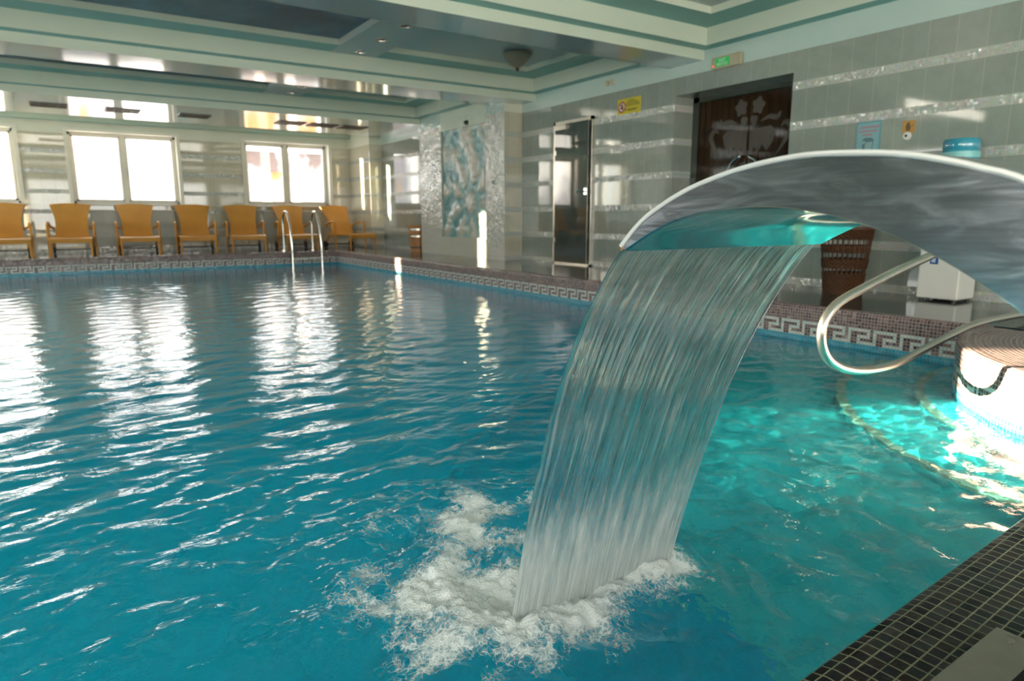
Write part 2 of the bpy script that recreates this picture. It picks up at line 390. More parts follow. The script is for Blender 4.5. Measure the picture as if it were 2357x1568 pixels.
mb.build('floor_near', [m_deck], kind='structure', label='near pool edge paved in dark brown and black glass mosaic')
# near coping in the same dark mosaic, over the standard one
mb = MB()
prof = [(OO+.0005, ZD), (PT*1.3, ZD), (PT*.42, ZD-.0055), (.0005, ZD-.0165), (-.0015, ZD-.03), (-.0015, .03)]
vv = [0]; 
for a, b in zip(prof, prof[1:]): vv.append(vv[-1]+math.hypot(a[0]-b[0], a[1]-b[1]))
vrow = [0, OO-PT*1.3, OO-PT*.42, OO+.004, OO+.02, OO+.24]
for k in range(60):
    xa, xb2 = XL+(xs0-XL)*k/60, XL+(xs0-XL)*(k+1)/60
    for j in range(len(prof)-1):
        pts = []; uv = []
        for x, jj in ((xa, j+1), (xb2, j+1), (xb2, j), (xa, j)):
            o, z = prof[jj]; b = Vector((x, neary(x))); q = b-nn*o
            pts.append((q.x, q.y, z)); uu = uvn((q.x, q.y)); uv.append((uu[0], uvn((b-nn*OO))[1]+vv[jj]))
        mb.face(pts, uv)
mb.build('trim_1', [m_deck], smooth=True, kind='structure', label='rounded dark mosaic coping of the near pool edge')
# block top
mb = MB()
for k in range(60):
    A0, A1 = math.pi/2+(math.pi*.62)*k/60-.02, math.pi/2+(math.pi*.62)*(k+1)/60-.02
    for r0, r1 in ((1.62-OO, 1.0), (1.0, .5), (.5, .0)):
        mb.face([(CX+r0*math.cos(A0), CY+r0*math.sin(A0), ZD+.0004), (CX+r0*math.cos(A1), CY+r0*math.sin(A1), ZD+.0004), (CX+r1*math.cos(A1), CY+r1*math.sin(A1), ZD+.0004), (CX+r1*math.cos(A0), CY+r1*math.sin(A0), ZD+.0004)],
                [(A0*CR, r0), (A1*CR, r0), (A1*CR, r1), (A0*CR, r1)])
mb.build('floor_corner', [m_brown], kind='structure', label='rounded mosaic corner block beside the handrail')

# ------------------------------------------------------------------ water
def vnoise(x, y, seed):
    xi, yi = np.floor(x).astype(int), np.floor(y).astype(int); fx, fy = x-xi, y-yi
    fx = fx*fx*fx*(fx*(fx*6-15)+10); fy = fy*fy*fy*(fy*(fy*6-15)+10)
    T = np.random.RandomState(seed).rand(256, 256)*2-1
    g_ = lambda a, b: T[(xi+a) & 255, (yi+b) & 255]
    return (g_(0, 0)*(1-fx)+g_(1, 0)*fx)*(1-fy)+(g_(0, 1)*(1-fx)+g_(1, 1)*fx)*fy
def fbm(x, y, seed, o=4, gain=.5):
    s = 0; a = 1
    for k in range(o): s = s+a*vnoise(x*2**k, y*2**k, seed+k); a *= gain
    return s
LX, LY = 1.09, 1.28           # where the falling sheet lands
def foam_mask(x, y):
    m = 1.15*np.exp(-(np.maximum(np.abs(x-1.08)-.20, 0)/.13)**2-((y-1.33)/.15)**2)
    m += .80*np.exp(-((x-.80)/.17)**2-((y-1.42)/.20)**2)
    m += .55*np.exp(-((x-1.05)/.20)**2-((y-1.80)/.26)**2)
    m += .45*np.exp(-((x-.62)/.16)**2-((y-1.55)/.30)**2)
    m += .30*np.exp(-((x-.95)/.60)**2-((y-1.75)/.60)**2)
    m += .45*np.exp(-((x-1.42)/.14)**2-((y-1.26)/.16)**2)
    m += .45*np.exp(-((x-.98)/.30)**2-((y-1.13)/.08)**2)
    return m
def hwater(x, y):
    h = 0*x; R = np.random.RandomState(5)
    wx = x+.12*vnoise(x*1.3, y*1.3, 3); wy = y+.12*vnoise(x*1.1+9, y*1.1, 4)
    for k in range(46):
        lam = .06*(7.5**R.rand()); th = R.normal(math.pi/2+.35, .75); ph = R.rand()*6.28
        a = lam*.0040*(1.0 if lam < .3 else .8)
        env = .6+.8*vnoise(x*.9+k*7, y*.9+k*3, 20+k % 7)
        h = h+a*env*np.sin(2*math.pi/lam*(wx*math.cos(th)+wy*math.sin(th))+ph)
    d = np.sqrt((x-LX)**2+(y-LY-.1)**2)+.05*fbm(x*3, y*3, 40, 3)
    ring = np.exp(-d/1.5)*np.clip(d/.3, 0, 1)
    h = h+.006*ring*np.sin(2*math.pi*d/.155)*(.6+.6*vnoise(x*4, y*4, 50))+.006*ring*np.sin(2*math.pi*d/.33+1)
    calm = .70+.55*np.exp(-((x-1.2)**2+(y-1.8)**2)/6.0)
    h = h*calm
    fm = foam_mask(x, y)
    h = h+np.clip(fm, 0, 1.2)*(.018*fbm(x*11, y*11, 60, 5, .6)+.020)
    h = h+.007*np.exp(-d/.7)*fbm(x*14, y*14, 70, 4, .6)
    return h
ys = [.40]
while ys[-1] < YP: ys.append(ys[-1]+max(.0075, .0052*ys[-1]))
ys[-1] = YP
xs = list(np.linspace(XL, -1.3, 60))[:-1]+list(np.linspace(-1.3, .2, 110))[:-1]+list(np.linspace(.2, 2.0, 230))[:-1]+list(np.linspace(2.0, XP, 200))
X, Y = np.meshgrid(np.array(xs), np.array(ys)); Z = hwater(X, Y)
Z = Z*np.clip((XP-X)/.03, .3, 1)
nyy, nxx = X.shape
me = bpy.data.meshes.new('pool_water')
V = np.stack([X, Y, Z], -1).reshape(-1, 3).astype(np.float32)
idx = np.arange(nyy*nxx).reshape(nyy, nxx)
F = np.stack([idx[:-1, :-1], idx[:-1, 1:], idx[1:, 1:], idx[1:, :-1]], -1).reshape(-1, 4).astype(np.int32)
me.vertices.add(len(V)); me.vertices.foreach_set('co', V.ravel())
me.loops.add(F.size); me.loops.foreach_set('vertex_index', F.ravel())
me.polygons.add(len(F)); me.polygons.foreach_set('loop_start', np.arange(0, F.size, 4, dtype=np.int32)); me.polygons.foreach_set('loop_total', np.full(len(F), 4, np.int32))
me.polygons.foreach_set('use_smooth', np.ones(len(F), bool)); me.update(calc_edges=True)
at = me.attributes.new('foam', 'FLOAT', 'POINT')
fm = foam_mask(X, Y)
fm = fm+np.clip(fm*3, 0, 1)*(.38*fbm(X*8, Y*8, 80, 5, .6)-.05)
at.data.foreach_set('value', np.clip(fm, 0, 2).astype(np.float32).ravel())
g = G('pool_water_surface'); c = g.coord(); s_ = g.sep(c)
stv = g.comb(s_[0], g.f('MULTIPLY', s_[1], 1.6), 0.0)
b = g.bump(g.noise(stv, 16.0, 3, .55), .45, .006)
b = g.bump(g.noise(stv, 55.0, 2, .5), .22, .0015, b)
fo = g.n('Attribute', attribute_name='foam').outputs['Fac']
vor = g.n('TexVoronoi', {'Vector': g.n('VectorMath', {0: c, 1: g.n('VectorMath', {0: g.n('TexNoise', {'Vector': c, 'Scale': 22.0, 'Detail': 3.0}).outputs[1], 'Scale': .06}, operation='SCALE').outputs[0]}, operation='ADD').outputs[0], 'Scale': 62.0}, feature='DISTANCE_TO_EDGE').outputs[0]
lace = g.n('MapRange', {0: vor, 1: .0, 2: .16, 3: 1.0, 4: 0.0}).outputs[0]
fine = g.noise(c, 45.0, 4, .6)
ff = g.f('ADD', g.f('MULTIPLY', fo, 1.05), g.f('ADD', g.f('MULTIPLY', lace, .26), g.f('MULTIPLY', g.f('SUBTRACT', fine, .5), 1.0)))
fmask = g.f('MULTIPLY', g.n('MapRange', {0: ff, 1: .42, 2: 1.10}, interpolation_type='SMOOTHSTEP').outputs[0], .95)
fmask = g.f('MULTIPLY', fmask, g.n('MapRange', {0: fo, 1: .06, 2: .3}).outputs[0])
fr = g.schlick(.028, b)
gl = g.n('BsdfGlossy', {'Color': (1, 1, 1), 'Roughness': .03, 'Normal': b})
tr = g.n('BsdfRefraction', {'Color': (.58, .96, 1.0), 'Roughness': 0.0, 'IOR': 1.33, 'Normal': b})
mx = g.n('MixShader', {0: fr, 1: tr.outputs[0], 2: gl.outputs[0]})
fd = g.bsdf(col=(.88, .91, .91), rough=.5, normal=g.bump(g.f('ADD', fine, lace), .45, .004))
m_water = g.done(g.n('MixShader', {0: fmask, 1: mx.outputs[0], 2: fd.outputs[0]}).outputs[0])
me.materials.append(m_water)
water = bpy.data.objects.new('pool_water', me); COL.objects.link(water)
tag(water, 'rippling turquoise pool water with white foam under the cascade', 'water', kind='stuff')

# ------------------------------------------------------------------ room shell
def wall_with_holes(mb, axis, c, u0, u1, z0, z1, holes, depth, sgn, mi_rev=1, twowall=True):
    # axis 0: wall in XZ plane at y=c ; axis 1: wall in YZ plane at x=c ; sgn = outward direction
    def P(u, z, d=0.0): return (u, c+d*sgn, z) if axis == 0 else (c+d*sgn, u, z)
    us = sorted({u0, u1, *[h[0] for h in holes], *[h[1] for h in holes]})
    for a, b in zip(us, us[1:]):
        hs = [h for h in holes if h[0] <= a+1e-6 and h[1] >= b-1e-6]
        if not hs: mb.face([P(a, z0), P(b, z0), P(b, z1), P(a, z1)])
        else:
            h = hs[0]
            if h[2] > z0: mb.face([P(a, z0), P(b, z0), P(b, h[2]), P(a, h[2])])
            mb.face([P(a, h[3]), P(b, h[3]), P(b, z1), P(a, z1)])
    for a, b, za, zb in holes:
        mb.face([P(a, za), P(a, zb), P(a, zb, depth), P(a, za, depth)], mi=mi_rev); mb.face([P(b, za), P(b, zb), P(b, zb, depth), P(b, za, depth)], mi=mi_rev)
        mb.face([P(a, zb), P(b, zb), P(b, zb, depth), P(a, zb, depth)], mi=mi_rev); mb.face([P(a, za), P(b, za), P(b, za, depth), P(a, za, depth)], mi=mi_rev)
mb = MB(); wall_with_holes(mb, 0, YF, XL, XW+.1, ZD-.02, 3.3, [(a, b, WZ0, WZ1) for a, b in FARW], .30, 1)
mb.build('wall_far', [m_wallF_lit, m_reveal], kind='structure', label='far tiled wall with two white windows')
mb = MB(); wall_with_holes(mb, 1, XL, YB, YF, ZD-.02, 3.3, [(a, b, .75, 2.76) for a, b in LEFTW], .25, -1)
mb.build('wall_left', [m_wallR, m_reveal], kind='structure')
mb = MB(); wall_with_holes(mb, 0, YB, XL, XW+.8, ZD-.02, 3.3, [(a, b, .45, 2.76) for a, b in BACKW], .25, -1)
mb.build('wall_back', [m_wallF_lit, m_reveal], kind='structure')
# right wall with the recessed double door
OY0, OY1, OZ = 4.585, 6.235, 2.487; RX = XW+.33
mb = MB()
wall_with_holes(mb, 1, XW, YB, YF, ZD-.02, 3.3, [(OY0, OY1, ZD-.02, OZ)], .33, 1, mi_rev=0)
mb.build('wall_right', [m_wallR], kind='structure', label='right tiled wall with pearly mosaic bands')
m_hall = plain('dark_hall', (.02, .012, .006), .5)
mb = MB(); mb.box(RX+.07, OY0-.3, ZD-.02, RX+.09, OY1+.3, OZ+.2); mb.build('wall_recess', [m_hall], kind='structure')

# relief block on the right wall
BX, BY0, BY1 = 6.2, 9.62, 12.78; RY0, RY1, RZ0, RZ1 = 10.22, 11.86, .64, 2.60
mb = MB()
def R(y0, y1, z0, z1, x, mi=0): mb.face([(x, y0, z0), (x, y1, z0), (x, y1, z1), (x, y0, z1)], mi=mi)
R(BY0, RY0, ZD-.02, 3.2, BX, 1); R(RY1, BY1, ZD-.02, 3.2, BX, 1); R(RY0, RY1, ZD-.02, RZ0, BX, 0); R(RY0, RY1, RZ1, 3.2, BX, 2)
mb.face([(BX, BY0, ZD-.02), (XW, BY0, ZD-.02), (XW, BY0, 3.2), (BX, BY0, 3.2)], mi=3)
mb.face([(BX, BY1, ZD-.02), (XW, BY1, ZD-.02), (XW, BY1, 3.2), (BX, BY1, 3.2)], mi=3)
for y in (RY0, RY1): mb.face([(BX, y, RZ0), (BX+.06, y, RZ0), (BX+.06, y, RZ1), (BX, y, RZ1)], mi=0)
for z in (RZ0, RZ1): mb.face([(BX, RY0, z), (BX+.06, RY0, z), (BX+.06, RY1, z), (BX, RY1, z)], mi=0)
R(RY0, RY1, RZ0, RZ1, BX+.06, 0)
# pale tile plinth, pearly mosaic piers
m_pale = plain('pale_tile', (.56, .56, .48), .12, var=.05, scale=5)
g = G('pearl_pier'); c = g.sep(g.coord()); p = .0202
mu, mv = g.f('DIVIDE', c[1], p), g.f('DIVIDE', c[2], p)
wnn = g.n('TexWhiteNoise', {'Vector': g.comb(g.f('FLOOR', mu), g.f('FLOOR', mv), 1.0)})
hs = g.n('HueSaturation', {'Color': (.66, .42, .42, 1), 'Hue': wnn.outputs[0], 'Saturation': .9, 'Value': 1.2}).outputs[0]
tl = g.n('VectorMath', {0: g.n('VectorMath', {0: wnn.outputs[1], 1: (.5, .5, .5)}, operation='SUBTRACT').outputs[0], 'Scale': .30}, operation='SCALE').outputs[0]
nm = g.n('VectorMath', {0: g.n('VectorMath', {0: g.n('NewGeometry').outputs['Normal'], 1: tl}, operation='ADD').outputs[0]}, operation='NORMALIZE').outputs[0]
m_pier = g.done(g.bsdf(col=g.mix(g.f('GREATER_THAN', c[2], ZT), g.mix(.30, (.55, .55, .48), hs), (.50, .62, .58)), rough=.13, spec=.8, normal=nm))
mb.build('wall_block', [m_pale, m_pier, m_face, m_wallF_lit], kind='structure', label='projecting wall block framed by pearly mosaic piers')
# corner column
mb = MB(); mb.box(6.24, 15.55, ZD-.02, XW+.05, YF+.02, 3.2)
mb.build('wall_column', [m_wallF_lit], kind='structure', label='tiled corner column by the far wall')

# ceiling: beams and stepped coffers
BEAMS = [(5.80, 6.35), (9.24, 9.95), (12.75, 15.02)]
mb = MB()
BAYS = [(XL, XW, YB, 5.80, 0), (XL, XW, 6.35, 9.24, 1), (XL, BX, 9.95, 12.75, 1), (XL, XW, 15.02, YF, 0)]
for a, b in BEAMS: mb.face([(XL, a, ZS), (XW, a, ZS), (XW, b, ZS), (XL, b, ZS)], mi=0)
for x0, x1, y0, y1, sk in BAYS:
    L = [(0, ZS, None), (0, ZC, 1), (.17, ZC, 2), (.17, 3.13, 1), (.56, 3.13, 2), (.56, 3.20, 1)]
    def ring(i, z): return [(x0+i, y0+i, z), (x1-i, y0+i, z), (x1-i, y1-i, z), (x0+i, y1-i, z)]
    for (i0, z0, _), (i1, z1, m) in zip(L, L[1:]):
        A, B = ring(i0, z0), ring(i1, z1)
        for k in range(4):
            if i0 == 0 and i1 == 0 and (k in (1, 3) or (k == 0 and y0 == YB) or (k == 2 and y1 == YF)): continue   # the wall itself
            mb.face([A[k], A[(k+1) % 4], B[(k+1) % 4], B[k]], mi=m)
    T = ring(.56, 3.20)
    if sk:
        xm = 3.14
        mb.face([(x0+.56, y0+.56, 3.2), (xm, y0+.56, 3.2), (xm, y1-.56, 3.2), (x0+.56, y1-.56, 3.2)], mi=4)
        mb.face([(xm, y0+.56, 3.2), (x1-.56, y0+.56, 3.2), (x1-.56, y1-.56, 3.2), (xm, y1-.56, 3.2)], mi=3)
    else: mb.face(T, mi=3)
mb.build('ceiling', [m_soffit, m_face, m_teal, m_ceil, m_sky], kind='structure', label='coffered ceiling with teal stepped mouldings and painted sky panels')
mb = MB()
for y0, y1 in ((6.35+.17, 9.24-.17), (9.95+.17, 12.75-.17)): mb.box(3.14, y0, 3.125, 3.77, y1, 3.21)
mb.build('ceiling_divider', [m_ceil], kind='structure')

# ------------------------------------------------------------------ windows
g = G('misted_window_glass'); c = g.coord()
nz = g.noise(c, 1.7, 5, .6)
fz = g.n('MapRange', {0: g.f('ADD', nz, g.f('MULTIPLY', g.f('SUBTRACT', 2.0, g.sep(c)[2]), .28)), 1: .38, 2: .70, 3: .04, 4: .75}).outputs[0]
tl = g.n('BsdfTranslucent', {'Color': (.42, .43, .46)}); tp = g.n('BsdfTransparent', {'Color': (.97, .98, .98)})
mg = g.n('MixShader', {0: fz, 1: tp.outputs[0], 2: tl.outputs[0]})
gl = g.n('BsdfGlossy', {'Roughness': .02}); fr = g.schlick(.03)
m_glass = g.done(g.n('MixShader', {0: fr, 1: mg.outputs[0], 2: gl.outputs[0]}).outputs[0])
g = G('clear_window_glass')
tp = g.n('BsdfTransparent', {'Color': (.95, .97, .96)}); gl = g.n('BsdfGlossy', {'Roughness': .01}); fr = g.schlick(.03)
m_clear = g.done(g.n('MixShader', {0: fr, 1: tp.outputs[0], 2: gl.outputs[0]}).outputs[0])
def window(nm, a, b, z0, z1, axis, c, sgn, glass, casing=True, label=None, mid=True):
    D = .20
    def bx(mb, ua, ub, za, zb, d0, d1):
        c0, c1 = sorted((c+sgn*d0, c+sgn*d1))
        if axis == 0: mb.box(ua, c0, za, ub, c1, zb)
        else: mb.box(c0, ua, za, c1, ub, zb)
    mb = MB(); t = .055; m = (a+b)/2-.02
    bx(mb, a, a+t, z0, z1, D, D+.07); bx(mb, b-t, b, z0, z1, D, D+.07); bx(mb, a, b, z0, z0+t, D, D+.07); bx(mb, a, b, z1-t, z1, D, D+.07); mid and bx(mb, m-.045, m+.045, z0, z1, D-.005, D+.07)
    o = mb.build(nm, [m_frame], bevel=.006, kind='structure')
    if label: o['label'] = label
    for i, (p, q) in enumerate(((a+t, m-.045), (m+.045, b-t)) if mid else ((a+t, b-t),)):
        mb = MB(); s = .035
        bx(mb, p, p+s, z0+t, z1-t, D-.012, D+.045); bx(mb, q-s, q, z0+t, z1-t, D-.012, D+.045); bx(mb, p, q, z0+t, z0+t+s, D-.012, D+.045); bx(mb, p, q, z1-t-s, z1-t, D-.012, D+.045)
        mb.build('sash', [m_frame], parent=o)
        mb = MB(); bx(mb, p+s, q-s, z0+t+s, z1-t-s, D+.02, D+.028); mb.build('pane', [glass], parent=o)
    mb = MB(); zc = (z0+z1)/2-.05; bx(mb, m-.016, m+.016, zc-.035, zc+.035, D-.02, D); bx(mb, m-.011, m+.011, zc-.12, zc+.01, D-.045, D-.02); mb.build('window_handle', [m_white], parent=o)
    if casing:
        mb = MB(); w = .07
        bx(mb, a-w, b+w, z1, z1+w*.8, -.02, 0); bx(mb, a-w, a, z0-w, z1, -.02, 0); bx(mb, b, b+w, z0-w, z1, -.02, 0)
        mb.build('casing', [m_frame], parent=o)
        mb = MB(); bx(mb, a-.1, b+.1, z0-.04, z0, -.10, D); mb.build('window_sill', [m_frame], parent=o, bevel=.008)
window('window_1', *FARW[1], WZ0, WZ1, 0, YF, 1, m_glass, label='white two-sash window, left of the two on the far wall')
window('window_2', *FARW[2], WZ0, WZ1, 0, YF, 1, m_glass, label='white two-sash window by the corner column')
window('window_3', *FARW[0], WZ0, WZ1, 0, YF, 1, m_clear)
k = 4
for a, b in LEFTW: window('window_%d' % k, a, b, .75, 2.76, 1, XL, -1, m_clear, mid=(k != 4)); k += 1
for a, b in BACKW: window('window_%d' % k, a, b, .45, 2.76, 0, YB, -1, m_clear); k += 1

# outside
m_snow = plain('snowy_ground', (.82, .83, .85), .8, var=.04)
m_brick = plain('brown_boards', (.085, .05, .04), .7, var=.2, scale=3)
m_orange = plain('ochre_wall', (.36, .15, .02), .6, var=.08)
m_roof = plain('snow_roof', (.85, .87, .9), .7)
mb = MB()
for x0, x1, y0, y1 in ((-60, XL-.3, -60, 90), (XW+.9, 60, -60, 90), (XL-.3, XW+.9, -60, YB-.3), (XL-.3, XW+.9, YF+.32, 90)): mb.face([(x0, y0, -.6), (x1, y0, -.6), (x1, y1, -.6), (x0, y1, -.6)])
mb.build('ground_outside', [m_snow], kind='structure')
hs = thing('shed', 'brown boarded shed with an ochre lower wall seen through the corner window', 'shed', (6.9, 25, -.6))
mb = MB(); mb.box(-1.2, 0, 0, 1.2, 3, 3.2); mb.build('wall', [m_orange], parent=hs)
mb = MB(); mb.box(-1.5, -.3, 3.2, 1.6, 3.3, 3.85); mb.build('eaves', [m_brick], parent=hs)
mb = MB(); mb.box(-1.8, -.6, 3.85, 1.9, 3.6, 4.05); mb.build('roof', [m_roof], parent=hs)
h2 = thing('outbuilding', 'pale lilac outbuilding with an ochre door seen through the left window', 'building', (.9, 27, -.6))
m_lilac = plain('lilac_render', (.25, .22, .27), .7)
mb = MB(); mb.box(-.3, 0, 0, 1.0, 3, 4.1); mb.build('wall', [m_lilac], parent=h2)
mb = MB(); mb.box(.0, -.06, 1.6, .22, 0, 3.4); mb.build('door', [m_orange], parent=h2)

# unseen panels added outside: they block the low sun except in slits
def screen(nm, lb, axis, c, spans, zt=4.2):
    t = bpy.data.objects.new('sun_blocker_outside', None); COL.objects.link(t); t['kind'] = 'structure'
    for a, b in spans:
        mb = MB()
        if axis == 1: mb.box(c-.03, a, -.6, c+.03, b, zt)
        else: mb.box(a, c-.03, -.6, b, c+.03, zt)
        mb.build('sun_blocker_panel', [m_snow], parent=t)
screen('sun_blocker', 'added unseen sun blocker outside between the two far windows', 1, 3.45, [(17.25, 17.70), (17.93, 18.30), (18.52, 20.6)])
screen('sun_blocker', 'added unseen sun blocker outside left of the left window', 1, -.1, [(17.25, 20.6)])
screen('sun_blocker', 'added unseen sun blocker outside by the outermost far window', 1, -2.9, [(17.25, 17.95), (18.28, 20.6)])
screen('sun_blocker', 'added unseen sun blocker outside the side wall', 0, 16.55, [(-10.5, -5.3)])

# ------------------------------------------------------------------ glass door
g = G('dark_green_glass'); n = g.noise(g.coord(), 2.0, 2)
m_dglass = g.done(g.bsdf(col=g.mix(n, (.045, .065, .06), (.065, .085, .078)), rough=.03, spec=.9, coat=.7, coatr=.02))
d1 = MB(); y0, y1, zt = 7.775, 8.70, 2.44; x0, x1 = XW-.035, XW+.01
d1.box(x0, y1-.045, ZD, x1, y1, zt); d1.box(x0, y0, ZD, x1, y0+.045, zt); d1.box(x0, y0, zt-.05, x1, y1, zt); d1.box(x0, y0, ZD, x1, y1, ZD+.022)
door = d1.build('door_1', [m_satin], kind='structure', label='narrow smoked glass door in a steel frame', category='door')
mb = MB(); mb.box(-.006, -(y1-y0-.10), ZD+.03, .006, 0, zt-.055); o = mb.build('door_pane', [m_dglass], parent=door)
o.location = (XW-.038, y1-.05, 0); o.rotation_euler = (0, 0, -.033)      # stands a finger's width ajar
mb = MB(); mb.box(XW-.085, y1-.36, zt-.13, XW-.024, y1-.06, zt-.065); mb.tube([(XW-.06, y1-.3, zt-.06), (XW-.09, y1-.5, zt-.055)], .010, 8); mb.build('door_closer', [m_satin], parent=door)
for z in (1.98, .66):
    mb = MB(); mb.box(XW-.045, y1-.12, z-.045, XW-.01, y1-.01, z+.045); mb.build('hinge', [m_satin], parent=door, bevel=.01)
mb = MB(); mb.lathe([(.036, 0), (.036, .012), (.02, .014)], 16); 
mb = MB(); hy = y0+.09; hz = 1.38
dx = XW-.048; mb.tube([(dx-.02, hy, hz), (dx-.07, hy, hz), (dx-.075, hy+.02, hz), (dx-.075, hy+.14, hz-.005)], .011, 10); mb.box(dx-.03, hy-.03, hz-.045, dx-.020, hy+.03, hz+.045)
mb.build('door_handle', [m_chrome], parent=door)
# sauna style double door
g = G('bronze_glass'); c = g.coord(); s_ = g.sep(c)
pl = g.f('FRACT', g.f('DIVIDE', s_[1], .09)); pn = g.noise(g.comb(g.f('MULTIPLY', s_[1], 6.0), 0.0, g.f('MULTIPLY', s_[2], .8)), 2.0, 3)
col = g.mix(pn, (.010, .005, .002), (.050, .022, .008)); col = g.mix(g.f('LESS_THAN', pl, .06), col, (.01, .005, .002))
bz = g.n('MapRange', {0: s_[2], 1: .6, 2: 2.3}).outputs[0]
m_bronze = g.done(g.bsdf(col=col, rough=.05, spec=.25))
m_etch = plain('etched_glass', (.055, .042, .032), .45, var=.25, scale=14)
mb = MB(); x0, x1 = RX, RX+.05
mb.box(x0, OY0, OZ-.06, x1, OY1, OZ); mb.box(x0, OY1-.10, ZD, x1, OY1, OZ); mb.box(x0, OY0, ZD, x1, OY0+.03, OZ)
m_jamb = plain('dark_green_jamb', (.035, .045, .032), .15, spec=.7)
door = mb.build('door_2', [m_jamb], kind='structure', label='recessed bronze glass double door with etched decoration', category='door')
ymid = (OY0+OY1-.07)/2
for k, (a, b, s) in enumerate(((ymid+.006, OY1-.11, 1), (OY0+.035, ymid-.006, -1))):
    mb = MB(); mb.box(RX+.012, a, ZD+.01, RX+.024, b, OZ-.065); leaf = mb.build('door_leaf', [m_bronze], parent=door)
    # etched plant ornament, mirrored on the two leaves
    mb = MB(); xe = RX+.0105
    def patch(cy, cz, ry, rz, lobes=0, ph=0, n=28):
        pts = []
        for i in range(n):
            t = 2*math.pi*i/n; rr = 1+(.16*math.sin(lobes*t+ph) if lobes else 0)
            pts.append((xe, ymid+s*(cy+ry*rr*math.cos(t)), cz+rz*rr*math.sin(t)))
        mb.face(pts)
    def strip(pts, w):
        P = smoothpath([(p[0], p[1], 0) for p in pts], 5)
        for i in range(len(P)-1):
            d = (P[i+1]-P[i]).normalized(); nl = Vector((-d.y, d.x, 0)); wa = w*math.sin(math.pi*(i+.5)/len(P))+.004
            mb.face([(xe, ymid+s*(q.x), q.y) for q in (P[i]-nl*wa, P[i+1]-nl*wa, P[i+1]+nl*wa, P[i]+nl*wa)])
    mb.face([(xe, ymid+s*y, z) for y, z in ((.02, 1.80), (.02, 2.02), (.10, 2.02), (.30, 2.04), (.38, 1.98), (.33, 1.84), (.26, 1.76), (.20, 1.84), (.14, 1.74), (.09, 1.82), (.05, 1.74))])
    patch(.07, 2.12, .045, .06, 3); patch(.12, 2.28, .08, .09, 5, 1)
    strip([(.40, 1.72), (.50, 1.86), (.56, 1.98), (.50, 2.06), (.44, 2.02)], .03)
    strip([(.16, 2.10), (.28, 2.14), (.38, 2.12), (.42, 2.18)], .025)
    strip([(.03, 1.70), (.05, 1.45), (.20, 1.30), (.34, 1.34)], .03)
    mb.build('etching', [m_etch], parent=leaf)
    mb = MB(); hy = ymid+s*.05
    mb.tube(smoothpath([(RX+.01, hy, 1.72), (RX-.05, hy+s*.02, 1.71), (RX-.05, hy+s*.13, 1.64), (RX-.05, hy+s*.19, 1.48), (RX-.05, hy+s*.17, 1.28), (RX-.05, hy+s*.04, 1.10), (RX+.01, hy, 1.08)], 5), .014, 10)
    mb.build('door_handle', [m_chrome], parent=door)

# ------------------------------------------------------------------ relief picture in the block
th = thing('wall_relief', 'blue and cream relief panel of a shell and swaying sea plants in the wall block', 'relief', (BX+.06, (RY0+RY1)/2, (RZ0+RZ1)/2))
Hh, Wh = RZ1-RZ0, RY1-RY0
ny, nz = 110, 130
yy, zz = np.meshgrid(np.linspace(-Wh/2, Wh/2, ny), np.linspace(-Hh/2, Hh/2, nz))
# seen from the pool the viewer's left is +Y ; shell centre lower right
cy, cz = -.24, -.34
dy, dz = -(yy-cy), zz-cz
ang = np.arctan2(dz, dy); rr = np.hypot(dy, dz)
flute = np.sin(ang*9+2.2*np.sin(rr*3)+fbm(yy*2, zz*2, 90, 3)*.8)
fan = np.clip(1.25-rr/1.25, 0, 1)
hgt = .015*flute*np.clip(rr/.3, 0, 1)*fan**.3+.012*fbm(yy*7, zz*7, 91, 4)
hgt = hgt-.03*np.exp(-((rr-.27)/.07)**2)
hgt = hgt+.03*np.exp(-((dy/.17)**2+(dz/.22)**2)**2)
hgt = .014+np.clip(hgt+.015, 0, .06)*np.clip((Wh/2-np.abs(yy))/.06, 0, 1)
mb = MB(); mb.grid([[(-float(hgt[i, j]), float(yy[i, j]), float(zz[i, j])) for j in range(ny)] for i in range(nz)])
g = G('painted_relief'); s_ = g.sep(g.coord())
hn = g.n('MapRange', {0: g.f('MULTIPLY', s_[0], -1.0), 1: .012, 2: .05}).outputs[0]
nn_ = g.noise(g.coord(), 4.0, 5, .6, .8); ed = g.f('ABSOLUTE', g.f('DIVIDE', s_[1], Wh/2))
ed2 = g.f('ADD', g.f('MULTIPLY', s_[1], .42), g.f('MULTIPLY', nn_, .9))
vv_ = g.f('SUBTRACT', g.f('ADD', g.f('MULTIPLY', hn, .75), g.f('MULTIPLY', nn_, .35)), g.f('MULTIPLY', g.n('MapRange', {0: ed2, 1: .45, 2: .85}).outputs[0], .35))
m_relief = g.done(g.bsdf(col=g.ramp(vv_, [(.05, (.10, .28, .30)), (.25, (.22, .42, .42)), (.42, (.38, .48, .44)), (.62, (.52, .50, .42)), (.9, (.60, .57, .50))]), rough=.3))
mb.build('relief_surface', [m_relief], parent=th, smooth=True)
mb = MB(); mb.lathe([(.0, .035), (.05, .032), (.085, .02), (.10, 0)], 24)
o = mb.build('oval_boss', [plain('cream_boss', (.85, .82, .74), .3)], parent=th, smooth=True); o.rotation_euler = (0, -math.pi/2, 0); o.location = (-.05, cy, cz); o.scale = (1.45, 1, 1.2)

